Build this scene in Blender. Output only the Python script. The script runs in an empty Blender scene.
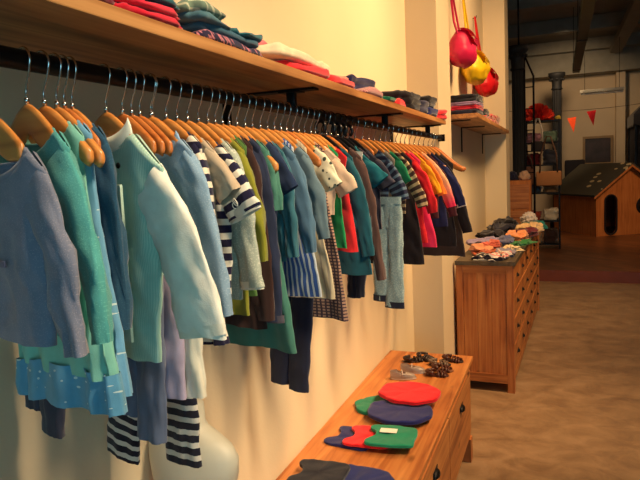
import bpy, bmesh, math, random
from mathutils import Vector, Matrix, noise
C = bpy.context.scene
COL = C.collection
PI = math.pi
rnd = random.Random(7)

# ------------------------------------------------------------------ materials
def s2l(c):
    return tuple(((v/12.92) if v <= .04045 else ((v+.055)/1.055)**2.4) for v in (x/255 for x in c)) + (1,)
def new_mat(name):
    m = bpy.data.materials.new(name); m.use_nodes = True
    nt = m.node_tree; b = nt.nodes['Principled BSDF']
    return m, nt, b
def plain(name, rgb, rough=.6, metal=0, bump=0, bscale=60, var=.12, vscale=6, spec=.5, alpha=1):
    m, nt, b = new_mat(name)
    b.inputs['Roughness'].default_value = rough; b.inputs['Metallic'].default_value = metal
    b.inputs['Specular IOR Level'].default_value = spec
    c = s2l(rgb)
    tc = nt.nodes.new('ShaderNodeTexCoord')
    n = nt.nodes.new('ShaderNodeTexNoise'); n.inputs['Scale'].default_value = vscale; n.inputs['Detail'].default_value = 5
    nt.links.new(tc.outputs['Object'], n.inputs['Vector'])
    r = nt.nodes.new('ShaderNodeValToRGB')
    r.color_ramp.elements[0].color = tuple(v*(1-var) for v in c[:3])+(1,)
    r.color_ramp.elements[1].color = tuple(min(1, v*(1+var)) for v in c[:3])+(1,)
    r.color_ramp.elements[0].position = .3; r.color_ramp.elements[1].position = .7
    nt.links.new(n.outputs['Fac'], r.inputs['Fac']); nt.links.new(r.outputs['Color'], b.inputs['Base Color'])
    if bump:
        n2 = nt.nodes.new('ShaderNodeTexNoise'); n2.inputs['Scale'].default_value = bscale; n2.inputs['Detail'].default_value = 4
        nt.links.new(tc.outputs['Object'], n2.inputs['Vector'])
        bp = nt.nodes.new('ShaderNodeBump'); bp.inputs['Strength'].default_value = bump; bp.inputs['Distance'].default_value = .004
        nt.links.new(n2.outputs['Fac'], bp.inputs['Height']); nt.links.new(bp.outputs['Normal'], b.inputs['Normal'])
    return m
def wood(name, dark, mid, light, scale=(2, 2, 30), rough=.45, axis='Y', plank=0, knots=False, bump=.15):
    """grain runs along axis; plank = width of boards in metres (0: one board)"""
    m, nt, b = new_mat(name)
    L = nt.links; N = nt.nodes
    tc = N.new('ShaderNodeTexCoord')
    mp = N.new('ShaderNodeMapping'); L.new(tc.outputs['Object'], mp.inputs['Vector'])
    sc = {'X': (1.2, 22, 22), 'Y': (22, 1.2, 22), 'Z': (22, 22, 1.2)}[axis]
    mp.inputs['Scale'].default_value = sc
    n = N.new('ShaderNodeTexNoise'); n.inputs['Scale'].default_value = 1.6; n.inputs['Detail'].default_value = 8; n.inputs['Distortion'].default_value = .9
    L.new(mp.outputs['Vector'], n.inputs['Vector'])
    n3 = N.new('ShaderNodeTexNoise'); n3.inputs['Scale'].default_value = 4; n3.inputs['Detail'].default_value = 3
    L.new(tc.outputs['Object'], n3.inputs['Vector'])
    mix = N.new('ShaderNodeMath'); mix.operation = 'MULTIPLY_ADD'; mix.inputs[1].default_value = .35
    L.new(n3.outputs['Fac'], mix.inputs[0])
    sub = N.new('ShaderNodeMath'); sub.operation = 'MULTIPLY'; sub.inputs[1].default_value = .75
    L.new(n.outputs['Fac'], sub.inputs[0]); L.new(sub.outputs[0], mix.inputs[2])
    r = N.new('ShaderNodeValToRGB'); e = r.color_ramp.elements
    e[0].position = .36; e[0].color = s2l(dark); e[1].position = .72; e[1].color = s2l(light)
    k = e.new(.52); k.color = s2l(mid)
    L.new(mix.outputs[0], r.inputs['Fac'])
    col = r.outputs['Color']
    if knots:
        v = N.new('ShaderNodeTexVoronoi'); v.inputs['Scale'].default_value = 1
        m2 = N.new('ShaderNodeMapping'); m2.inputs['Scale'].default_value = {'X': (3, 7, 7), 'Y': (7, 3, 7), 'Z': (7, 7, 3.5)}[axis]
        L.new(tc.outputs['Object'], m2.inputs['Vector']); L.new(m2.outputs['Vector'], v.inputs['Vector'])
        kr = N.new('ShaderNodeValToRGB'); kr.color_ramp.elements[0].position = .05; kr.color_ramp.elements[1].position = .12
        kr.color_ramp.elements[0].color = (.25, .2, .15, 1); kr.color_ramp.elements[1].color = (1, 1, 1, 1)
        L.new(v.outputs['Distance'], kr.inputs['Fac'])
        mm = N.new('ShaderNodeMix'); mm.data_type = 'RGBA'; mm.blend_type = 'MULTIPLY'; mm.inputs[0].default_value = 1
        L.new(col, mm.inputs[6]); L.new(kr.outputs['Color'], mm.inputs[7]); col = mm.outputs[2]
    L.new(col, b.inputs['Base Color'])
    b.inputs['Roughness'].default_value = rough
    bp = N.new('ShaderNodeBump'); bp.inputs['Strength'].default_value = bump; bp.inputs['Distance'].default_value = .003
    L.new(mix.outputs[0], bp.inputs['Height']); L.new(bp.outputs['Normal'], b.inputs['Normal'])
    return m
_cache = {}
def cloth(rgb, pat=None, rgb2=None, p=.02, duty=.5, rough=.9, sheer=0, var=.1):
    """pat: None, 'h' horizontal stripes, 'v' vertical stripes, 'check', 'dots', 'floral', 'melange', 'ombre'"""
    key = (rgb, pat, rgb2, p, duty, sheer)
    if key in _cache: return _cache[key]
    m, nt, b = new_mat('cloth'); L = nt.links; N = nt.nodes
    uv = N.new('ShaderNodeUVMap'); uv.uv_map = 'UVMap'
    tc = N.new('ShaderNodeTexCoord')
    n = N.new('ShaderNodeTexNoise'); n.inputs['Scale'].default_value = 35; n.inputs['Detail'].default_value = 5
    L.new(tc.outputs['Object'], n.inputs['Vector'])
    c1 = s2l(rgb)
    r = N.new('ShaderNodeValToRGB')
    r.color_ramp.elements[0].position = .3; r.color_ramp.elements[1].position = .7
    r.color_ramp.elements[0].color = tuple(v*(1-var) for v in c1[:3])+(1,); r.color_ramp.elements[1].color = tuple(min(1, v*(1+var)) for v in c1[:3])+(1,)
    L.new(n.outputs['Fac'], r.inputs['Fac']); col = r.outputs['Color']
    sep = N.new('ShaderNodeSeparateXYZ'); L.new(uv.outputs['UV'], sep.inputs[0])
    def stripe(out, per, du):
        a = N.new('ShaderNodeMath'); a.operation = 'DIVIDE'; a.inputs[1].default_value = per; L.new(out, a.inputs[0])
        f = N.new('ShaderNodeMath'); f.operation = 'FRACT'; L.new(a.outputs[0], f.inputs[0])
        g = N.new('ShaderNodeMath'); g.operation = 'GREATER_THAN'; g.inputs[1].default_value = du; L.new(f.outputs[0], g.inputs[0])
        return g.outputs[0]
    fac = None
    if pat == 'h': fac = stripe(sep.outputs[1], p, duty)
    elif pat == 'v': fac = stripe(sep.outputs[0], p, duty)
    elif pat == 'check':
        a1 = stripe(sep.outputs[0], p, duty); a2 = stripe(sep.outputs[1], p, duty)
        a = N.new('ShaderNodeMath'); a.operation = 'MAXIMUM'; L.new(a1, a.inputs[0]); L.new(a2, a.inputs[1]); fac = a.outputs[0]
    elif pat in ('dots', 'floral', 'melange'):
        v = N.new('ShaderNodeTexVoronoi'); v.inputs['Scale'].default_value = 1/p
        v.inputs['Randomness'].default_value = .35 if pat == 'dots' else 1
        L.new(uv.outputs['UV'], v.inputs['Vector'])
        g = N.new('ShaderNodeMath'); g.operation = 'LESS_THAN'; g.inputs[1].default_value = duty; L.new(v.outputs['Distance'], g.inputs[0]); fac = g.outputs[0]
    elif pat == 'ombre':
        g = N.new('ShaderNodeMapRange'); g.inputs[1].default_value = p; g.inputs[2].default_value = duty
        L.new(sep.outputs[1], g.inputs[0]); fac = g.outputs[0]
    if fac is not None:
        mx = N.new('ShaderNodeMix'); mx.data_type = 'RGBA'
        L.new(fac, mx.inputs[0]); L.new(col, mx.inputs[6]); mx.inputs[7].default_value = s2l(rgb2); col = mx.outputs[2]
    L.new(col, b.inputs['Base Color'])
    b.inputs['Roughness'].default_value = rough; b.inputs['Specular IOR Level'].default_value = .2
    b.inputs['Sheen Weight'].default_value = .25; b.inputs['Sheen Roughness'].default_value = .5
    w = N.new('ShaderNodeTexNoise'); w.inputs['Scale'].default_value = 700; w.inputs['Detail'].default_value = 2
    L.new(tc.outputs['Object'], w.inputs['Vector'])
    bp = N.new('ShaderNodeBump'); bp.inputs['Strength'].default_value = .35; bp.inputs['Distance'].default_value = .001
    L.new(w.outputs['Fac'], bp.inputs['Height']); L.new(bp.outputs['Normal'], b.inputs['Normal'])
    if sheer: b.inputs['Alpha'].default_value = 1-sheer
    _cache[key] = m
    return m

M = {}
def hexwall(name, rgb, var=.04):
    return plain(name, rgb, .85, 0, .12, 90, var, 1.5)
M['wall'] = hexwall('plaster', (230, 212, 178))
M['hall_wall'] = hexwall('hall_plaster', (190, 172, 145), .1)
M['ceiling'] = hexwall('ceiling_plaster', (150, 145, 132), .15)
M['beam'] = plain('painted_beam', (135, 132, 120), .7, 0, .1, 30)
M['shelf'] = wood('shelf_oak', (126, 80, 46), (168, 114, 66), (204, 150, 94))
M['hanger'] = wood('hanger_wood', (186, 112, 52), (214, 140, 70), (232, 166, 92), axis='X', rough=.3, bump=.03)
M['hanger_dark'] = wood('hanger_beech', (176, 96, 44), (200, 118, 58), (216, 140, 76), axis='X', rough=.3, bump=.03)
M['pine'] = wood('pine', (124, 64, 32), (180, 106, 54), (206, 136, 76), axis='Z', knots=True)
M['pine_y'] = wood('pine_y', (136, 74, 36), (182, 110, 56), (208, 140, 78), axis='Y', knots=True)
M['pine_x'] = wood('pine_x', (130, 70, 34), (180, 108, 54), (208, 138, 76), axis='X')
M['slab'] = wood('slab', (58, 50, 40), (78, 68, 54), (98, 84, 66), axis='Y')
M['chrome'] = plain('chrome', (215, 215, 215), .18, 1, var=.02)
M['black'] = plain('black_metal', (22, 22, 26), .45, .6, var=.2)
M['iron'] = plain('cast_iron', (16, 19, 24), .7, 0, .2, 20, var=.2)
M['blackplastic'] = plain('black_plastic', (18, 18, 22), .3, 0, var=.1)
M['white'] = plain('white_card', (236, 232, 220), .7)
M['mannequin'] = plain('mannequin_skin', (202, 198, 180), .5, var=.04)
M['house'] = wood('playhouse_board', (160, 92, 40), (190, 112, 52), (206, 130, 66), axis='Z', rough=.7)
M['dark'] = plain('dark_interior', (22, 20, 28), .9)
M['glass'] = None

# floor
def floor_mat():
    m, nt, b = new_mat('polished_concrete'); L = nt.links; N = nt.nodes
    tc = N.new('ShaderNodeTexCoord')
    mp = N.new('ShaderNodeMapping'); mp.inputs['Scale'].default_value = (3.2, 4.4, 1); L.new(tc.outputs['Object'], mp.inputs['Vector'])
    n = N.new('ShaderNodeTexNoise'); n.inputs['Scale'].default_value = 1.5; n.inputs['Detail'].default_value = 10; n.inputs['Roughness'].default_value = .65; n.inputs['Distortion'].default_value = .5
    L.new(mp.outputs['Vector'], n.inputs['Vector'])
    r = N.new('ShaderNodeValToRGB'); e = r.color_ramp.elements
    e[0].position = .3; e[0].color = s2l((122, 96, 72)); e[1].position = .75; e[1].color = s2l((178, 148, 116)); k = e.new(.5); k.color = s2l((150, 122, 92))
    L.new(n.outputs['Fac'], r.inputs['Fac']); L.new(r.outputs['Color'], b.inputs['Base Color'])
    rr = N.new('ShaderNodeMapRange'); rr.inputs[3].default_value = .3; rr.inputs[4].default_value = .6; L.new(n.outputs['Fac'], rr.inputs[0]); L.new(rr.outputs[0], b.inputs['Roughness'])
    bp = N.new('ShaderNodeBump'); bp.inputs['Strength'].default_value = .1; L.new(n.outputs['Fac'], bp.inputs['Height']); L.new(bp.outputs['Normal'], b.inputs['Normal'])
    return m
def parquet_mat():
    m, nt, b = new_mat('dark_parquet'); L = nt.links; N = nt.nodes
    tc = N.new('ShaderNodeTexCoord')
    mp = N.new('ShaderNodeMapping'); mp.inputs['Rotation'].default_value = (0, 0, .75); L.new(tc.outputs['Object'], mp.inputs['Vector'])
    br = N.new('ShaderNodeTexBrick'); br.inputs['Scale'].default_value = 1; br.inputs['Brick Width'].default_value = .55; br.inputs['Row Height'].default_value = .11
    br.inputs['Color1'].default_value = s2l((96, 58, 34)); br.inputs['Color2'].default_value = s2l((132, 82, 48)); br.inputs['Mortar'].default_value = s2l((50, 30, 20)); br.inputs['Mortar Size'].default_value = .004
    L.new(mp.outputs['Vector'], br.inputs['Vector']); L.new(br.outputs['Color'], b.inputs['Base Color'])
    b.inputs['Roughness'].default_value = .38
    return m
M['floor'] = floor_mat(); M['parquet'] = parquet_mat()
M['riser'] = plain('step_riser', (120, 56, 34), .4)

# ------------------------------------------------------------------ object helpers
def link(name, bm, mat, parent=None, smooth=True, loc=None, recalc=True):
    me = bpy.data.meshes.new(name)
    if recalc: bmesh.ops.recalc_face_normals(bm, faces=bm.faces)
    bm.to_mesh(me); bm.free()
    for p in me.polygons: p.use_smooth = smooth
    me.materials.append(mat)
    o = bpy.data.objects.new(name, me); COL.objects.link(o)
    if parent is not None: o.parent = parent
    if loc is not None: o.location = loc
    return o
def tag(o, label, cat, group=None, kind=None):
    if label: o['label'] = label
    if cat: o['category'] = cat
    if group: o['group'] = group
    if kind: o['kind'] = kind
    return o
def thing(name, label, cat, loc=(0, 0, 0), rz=0, group=None):
    o = bpy.data.objects.new(name, None); COL.objects.link(o); o.empty_display_size = .05
    o.location = loc; o.rotation_euler = (0, 0, rz)
    return tag(o, label, cat, group)
def box(bm, x0, x1, y0, y1, z0, z1, bev=0, M4=None):
    g = bmesh.ops.create_cube(bm, size=1)
    vs = g['verts']
    for v in vs:
        v.co = Vector((x0+(v.co.x+.5)*(x1-x0), y0+(v.co.y+.5)*(y1-y0), z0+(v.co.z+.5)*(z1-z0)))
    if bev:
        es = list({e for v in vs for e in v.link_edges})
        r = bmesh.ops.bevel(bm, geom=es, offset=bev, segments=2, affect='EDGES', profile=.6)
        vs = list({v for f in r['faces'] for v in f.verts} | {v for v in vs if v.is_valid})
    if M4 is not None: bmesh.ops.transform(bm, matrix=M4, verts=[v for v in vs if v.is_valid])
    return bm
def boxobj(name, mat, b, parent=None, bev=0, smooth=False):
    bm = bmesh.new(); box(bm, *b, bev=bev)
    return link(name, bm, mat, parent, smooth)
def struct(name, mat, b, bev=0):
    o = boxobj(name, mat, b, bev=bev); o['kind'] = 'structure'; return o
def tube(bm, pts, r, n=10, cap=True):
    pts = [Vector(p) for p in pts]
    rr = r if isinstance(r, (list, tuple)) else [r]*len(pts)
    rings = []; prev = None
    for i, p in enumerate(pts):
        t = (pts[min(i+1, len(pts)-1)]-pts[max(i-1, 0)]).normalized()
        if prev is None:
            u = t.orthogonal().normalized()
        else:
            u = (prev - t*prev.dot(t)).normalized()
        prev = u; v = t.cross(u)
        rings.append([bm.verts.new(p+(u*math.cos(2*PI*k/n)+v*math.sin(2*PI*k/n))*rr[i]) for k in range(n)])
    for a, b in zip(rings, rings[1:]):
        for k in range(n): bm.faces.new((a[k], a[(k+1) % n], b[(k+1) % n], b[k]))
    if cap:
        bm.faces.new(rings[0][::-1]); bm.faces.new(rings[-1])
    return bm
def lathe(bm, prof, n=24, c=(0, 0)):
    rings = [[bm.verts.new((c[0]+r*math.cos(2*PI*k/n), c[1]+r*math.sin(2*PI*k/n), z)) for k in range(n)] for r, z in prof]
    for a, b in zip(rings, rings[1:]):
        for k in range(n): bm.faces.new((a[k], a[(k+1) % n], b[(k+1) % n], b[k]))
    bm.faces.new(rings[0][::-1]); bm.faces.new(rings[-1])
    return bm
def prism(bm, pts, y0, y1, axis='Y'):
    """extrude polygon pts (a,b) between y0,y1 along axis"""
    def P(a, b, y): return (a, y, b) if axis == 'Y' else ((y, a, b) if axis == 'X' else (a, b, y))
    A = [bm.verts.new(P(a, b, y0)) for a, b in pts]; B = [bm.verts.new(P(a, b, y1)) for a, b in pts]
    n = len(pts)
    bm.faces.new(A); bm.faces.new(B[::-1])
    for i in range(n): bm.faces.new((A[i], B[i], B[(i+1) % n], A[(i+1) % n]))
    return bm
def nz(x, y, z): return noise.noise(Vector((x, y, z)))

# ------------------------------------------------------------------ room
struct('floor', M['floor'], (-.2, 6, -3, 7.93, -.1, 0))
p = struct('trim_1', M['riser'], (-1.4, 6, 7.90, 7.93, 0, .14))
struct('floor_platform', M['parquet'], (-1.4, 6, 7.93, 14.4, -.1, .14))
struct('wall_left', M['wall'], (-.2, 0, -3, 3.6, 0, 4.2))
struct('wall_left_pilaster', M['wall'], (-.2, .185, 3.6, 4.04, 0, 4.2))
struct('wall_left_alcove', M['wall'], (-.2, .1, 4.04, 6.7, 0, 4.2))
struct('wall_left_return', M['wall'], (-.2, .32, 6.7, 7.15, 0, 4.2))
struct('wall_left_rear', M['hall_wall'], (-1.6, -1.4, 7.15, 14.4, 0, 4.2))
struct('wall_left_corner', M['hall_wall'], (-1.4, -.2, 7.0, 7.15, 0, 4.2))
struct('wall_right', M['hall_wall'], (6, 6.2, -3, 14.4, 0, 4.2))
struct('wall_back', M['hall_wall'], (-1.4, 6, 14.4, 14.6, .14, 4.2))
# ceiling with shallow vaults between cross beams
bm = bmesh.new()
ys = [-3, -.9, 1.2, 3.3, 5.4, 7.5, 9.6, 11.7, 13.8]
prof = []
for a, b in zip(ys, ys[1:]):
    for k in range(9):
        t = k/9; prof.append((a+(b-a)*t, 3.95+.13*math.sin(PI*t)))
prof.append((13.8, 3.95)); prof.append((14.6, 3.95))
prism(bm, prof+[(14.6, 4.3), (-3, 4.3)], -1.6, 6.2, 'X')
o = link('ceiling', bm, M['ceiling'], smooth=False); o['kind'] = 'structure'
for i, y in enumerate(ys[1:]):
    struct('trim_%d' % (i+2), M['beam'], (-1.4 if y > 7 else .33, 6, y-.1, y+.1, 3.72, 3.95))
for i, x in enumerate((1.9, 4.2)):
    struct('trim_%d' % (i+20), M['beam'], (x-.1, x+.1, -2.8, 13.7, 3.6, 3.72))
struct('trim_30', M['beam'], (-1.4, 6, 13.95, 14.4, 3.28, 3.95))
struct('trim_31', M['hall_wall'], (1.95, 2.12, 14.15, 14.4, .14, 3.28))
# shop front behind the camera: wall with a big window
struct('wall_front_low', M['hall_wall'], (-.2, 6.2, -3.2, -3, 0, .5))
struct('wall_front_high', M['hall_wall'], (-.2, 6.2, -3.2, -3, 2.9, 4.2))
for i, (a, b) in enumerate(((-.2, .2), (5.6, 6.2))):
    struct('wall_front_pier_%s' % ('left', 'right')[i], M['hall_wall'], (a, b, -3.2, -3, .5, 2.9))
w = thing('window_1', None, None, (0, 0, 0)); w['kind'] = 'structure'
bm = bmesh.new()
for a, b in ((.2, .26), (2.87, 2.93), (5.54, 5.6)): box(bm, a, b, -3.13, -3.06, .5, 2.9)
box(bm, .26, 5.54, -3.12, -3.07, .5, .56); box(bm, .26, 5.54, -3.12, -3.07, 2.84, 2.9)
link('window_frame', bm, M['black'], w, False)
gm, gnt, gb = new_mat('window_glass'); gb.inputs['Transmission Weight'].default_value = 1; gb.inputs['Roughness'].default_value = 0; gb.inputs['IOR'].default_value = 1.05
boxobj('window_glass', gm, (.26, 5.54, -3.1, -3.09, .56, 2.84), w)

# ------------------------------------------------------------------ shelf, rail, brackets
t = thing('wall_shelf', 'long oak shelf on the left wall above the clothes rail', 'shelf', (0, 0, 1.713))
boxobj('board', M['shelf'], (.002, .29, -.9, 3.24, 0, .022), t, bev=.002)
for y in (-.1, 1.455, 2.36, 3.2):
    boxobj('bracket', M['black'], (.002, .27, y-.018, y+.018, -.006, -.0005), t)
    boxobj('bracket', M['black'], (.002, .008, y-.018, y+.018, -.12, -.006), t)
t = thing('clothes_rail', 'long black clothes rail hung below the oak wall shelf', 'clothes rail', (0, 0, 1.66))
bm = bmesh.new(); tube(bm, [(.2, -.9+i*.15, 0) for i in range(31)], .0135, 14)
link('rail', bm, M['black'], t)
for y in (-.1, 1.455, 2.36, 3.2):
    bm = bmesh.new(); box(bm, .188, .212, y-.008, y+.008, .006, .047, bev=.002); box(bm, .17, .23, y-.02, y+.02, .0445, .0472, bev=.001)
    link('drop_strap', bm, M['black'], t)
boxobj('end_socket', M['black'], (.18, .22, 3.585, 3.6, -.02, .02), t)

# ------------------------------------------------------------------ clothes generators
ZC = 1.606                       # crest height of the hangers
def S(x):
    x = abs(x); u = min(1, x/.15); ur = math.sqrt(u*u+.012)-.1095
    return -.124*(.72*ur+.28*(1-math.cos(PI*u))/2) - max(0, x-.15)*.35
def sm(a, b, x):
    t = max(0, min(1, (x-a)/(b-a))); return t*t*(3-2*t)
def setuv(bm, uvs):
    lay = bm.loops.layers.uv.new('UVMap')
    for f in bm.faces:
        us = [uvs[l.vert] for l in f.loops]
        mx = max(u[2] for u in us)
        for l in f.loops:
            u = uvs[l.vert]
            uu = u[0]
            if u[2] == 0 and mx > u[3]*.6: uu = u[4]
            l[lay].uv = (uu, u[1])
def body_mesh(w0, wh, L, nw, nd, d, seed, A=.006, ruff=0, nr=24, n=64, xoff=0, v0=0):
    """tube of cloth from the shoulder line (z = S(x)) to the hem at z=-L"""
    bm = bmesh.new(); rows = []; uvs = {}
    for i in range(nr+1):
        t = 0 if i == 0 else ((i-1)/(nr-1))**1.15
        w = w0 + (w0*.93-w0)*sm(0, .12, t) + (wh-w0*.93)*sm(.1, 1.0, t)*.6 + (wh-w0*.93)*.4*t
        if i == 0: w = w0-.0015
        row = []
        per = 0
        for j in range(n):
            th = 2*PI*j/n; c = math.cos(th); s = math.sin(th)
            x = w*math.copysign(abs(c)**.85, c)
            x0 = x/w*w0
            zt = S(x0)+.002
            if abs(x0) < nw:
                zt = S(nw)+.002-(nd if s < 0 else nd*.5)*math.sqrt(max(0, 1-(x0/nw)**2))
            if i == 0:
                zt += .003 if abs(x0) > nw else .001
            dep = d*math.copysign(abs(s)**.75, s)*(.75+.35*t)
            if i == 0: dep *= .3 if abs(x0) > nw else .85
            z = zt*(1-t)+(-L)*t
            k1 = A*(.35+.65*sm(0, .5, t))
            y = dep
            xx = x
            if i > 1:
                f = math.sin(c*7+seed*1.7+t*1.2)*.4+nz(x*22+seed*9, z*5, seed)*1.2+nz(x*50+z*20, z*22, seed+5)*.8+nz(x*18+z*45, z*30-x*20, seed+2)*.6
                y += k1*f*(1 if abs(s) > .2 else .5)
                xx += k1*.5*nz(z*14, seed, s*2)
                if ruff:
                    q = sm(.15, 1, t)
                    y += ruff*q*math.sin(th*11+seed+2*nz(t*3, seed, 0))*.7
                    xx += ruff*q*math.sin(th*13+seed)*.4
                z += .0025*nz(x*18+seed, 2, seed)*t*2
            v = bm.verts.new((xx, y, z)); row.append(v)
            uvs[v] = (j/n*2*(w0+.02)*2 if False else x0*(1 if s < 0 else 1)+(0 if s < 0 else .5), -z+v0, 1, 1, 0)
        rows.append(row)
    for a, b in zip(rows, rows[1:]):
        for j in range(n): bm.faces.new((a[j], a[(j+1) % n], b[(j+1) % n], b[j]))
    lay = bm.loops.layers.uv.new('UVMap')
    for f in bm.faces:
        for l in f.loops:
            u = uvs[l.vert]; x = u[0]-(.5 if u[0] > .3 else 0)
            l[lay].uv = (x+.0, u[1])
    if xoff: bmesh.ops.translate(bm, verts=bm.verts, vec=(xoff, 0, 0))
    return bm
def tube_cloth(path, a, b, seed, A=.003, n=20, dense=16, v0=0, yfun=None, cut=0):
    """cloth tube: path of (x,z) controls (bezier), a=(start,end) half widths in plane, b=(start,end) half depth"""
    bm = bmesh.new(); rows = []; uv = {}
    P = [Vector(q) for q in path]
    def bez(t):
        Q = P[:]
        while len(Q) > 1: Q = [Q[i].lerp(Q[i+1], t) for i in range(len(Q)-1)]
        return Q[0]
    length = 0; prev = bez(0)
    for i in range(dense+1):
        t = i/dense; p = bez(t); length += (p-prev).length; prev = p
        tg = (bez(min(1, t+.02))-bez(max(0, t-.02))).normalized()
        nrm = Vector((-tg.y, tg.x))
        aw = a[0]+(a[1]-a[0])*t; bw = b[0]+(b[1]-b[0])*t
        row = []
        for j in range(n):
            th = 2*PI*j/n; c = math.cos(th); s = math.sin(th)
            fold = A*(nz(c*1.5+seed, length*16, s*1.5+seed)*1.3+nz(c*3+seed, length*38, s*3)*.9+.7*math.sin(length*70+seed+c*2)*(.3 if i < dense-1 else 0))
            q = p+nrm*(c*(aw+fold))
            y = s*(bw+fold)
            if yfun: y += yfun(t)
            v = bm.verts.new((q.x+tg.x*cut*c*t, y, q.y+tg.y*cut*c*t)); row.append(v); uv[v] = (c*aw, length+v0)
        rows.append(row)
    for x, y in zip(rows, rows[1:]):
        for j in range(n): bm.faces.new((x[j], x[(j+1) % n], y[(j+1) % n], y[j]))
    lay = bm.loops.layers.uv.new('UVMap')
    for f in bm.faces:
        for l in f.loops: l[lay].uv = uv[l.vert]
    return bm, length
def offs(bm, dz): bmesh.ops.translate(bm, verts=bm.verts, vec=(0, 0, dz)); return bm
def neckband(nw, nd, d, h, out=.001):
    bm = bmesh.new(); n = 40; rows = []
    uv = bm.loops.layers.uv.new('UVMap')
    for k, (dz, r) in enumerate(((-.004, out), (h*.5, out*1.5), (h, 0), (h, -.0015), (0, -.0015))):
        row = []
        for j in range(n):
            th = 2*PI*j/n; c = math.cos(th); s = math.sin(th)
            x = nw*c; z = S(nw)+.003-(nd if s < 0 else nd*.5)*abs(s)**1.0
            sc = 1-.12*max(0, dz)/max(h, .001)
            row.append(bm.verts.new(((x+c*r)*sc, (d*.8*s+s*r*1.5), z+dz)))
        rows.append(row)
    for a, b in zip(rows, rows[1:]):
        for j in range(n): bm.faces.new((a[j], a[(j+1) % n], b[(j+1) % n], b[j]))
    return bm
GN = 0
def hanger(label, Y, hw=.11, mat=None, rz=0, black=False, x=.2, z=ZC, bulky=False):
    global GN
    t = thing('coat_hanger', label, 'coat hanger', (x, Y, z-.08), rz, 'coat hangers on the rail')
    bm = bmesh.new(); rows = []; n = 12; m = 28
    for i in range(m+1):
        xx = -hw+2*hw*i/m
        e = abs(xx)/hw
        top = S(xx)
        ht = .024*(1-.45*sm(.35, 1, e))*(.85+.15*sm(.0, .3, e))
        if e > .985: ht *= .55
        th = (.0045+(.0015*sm(.6, 1, e) if hw > .12 or bulky else 0)) * (.6 if e > .985 else 1)
        row = []
        for j in range(n):
            a = 2*PI*j/n
            cy = math.copysign(abs(math.cos(a))**.7, math.cos(a)); sz = math.copysign(abs(math.sin(a))**.7, math.sin(a))
            row.append(bm.verts.new((xx, th*cy-.010*e*e*0, top-ht+ht*sz+.08-.002)))
        rows.append(row)
    for a, b in zip(rows, rows[1:]):
        for j in range(n): bm.faces.new((a[j], a[(j+1) % n], b[(j+1) % n], b[j]))
    bm.faces.new(rows[0][::-1]); bm.faces.new(rows[-1])
    link('shoulder_bar', bm, M['blackplastic'] if black else (mat or M['hanger']), t)
    # hook: loop over the rail, sweep back to the middle, straight stem
    pts = []
    R = .0165; cz = .08+1.66-z
    for k in range(13):
        a = math.radians(200-k*19); pts.append((R*math.cos(a), 0, cz+R*math.sin(a)))
    pts += [(.011, 0, cz-.018), (.003, 0, cz-.032), (0, 0, cz-.040), (0, 0, .08-.010)]
    bm = bmesh.new(); tube(bm, pts, .00165, 8); link('hook', bm, M['blackplastic'] if black else M['chrome'], t)
    bm = bmesh.new(); lathe(bm, [(.0035, .078), (.0035, .084), (.0022, .086)], 12); link('ferrule', bm, M['chrome'], t)
    if black:
        bm = bmesh.new()
        pts = [(.0+.016*math.cos(math.radians(a)), -.006, .1+.018*math.sin(math.radians(a))) for a in range(-60, 241, 20)]
        tube(bm, pts, .0055, 8); link('size_marker', bm, M['blackplastic'], t)
    return t
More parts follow.
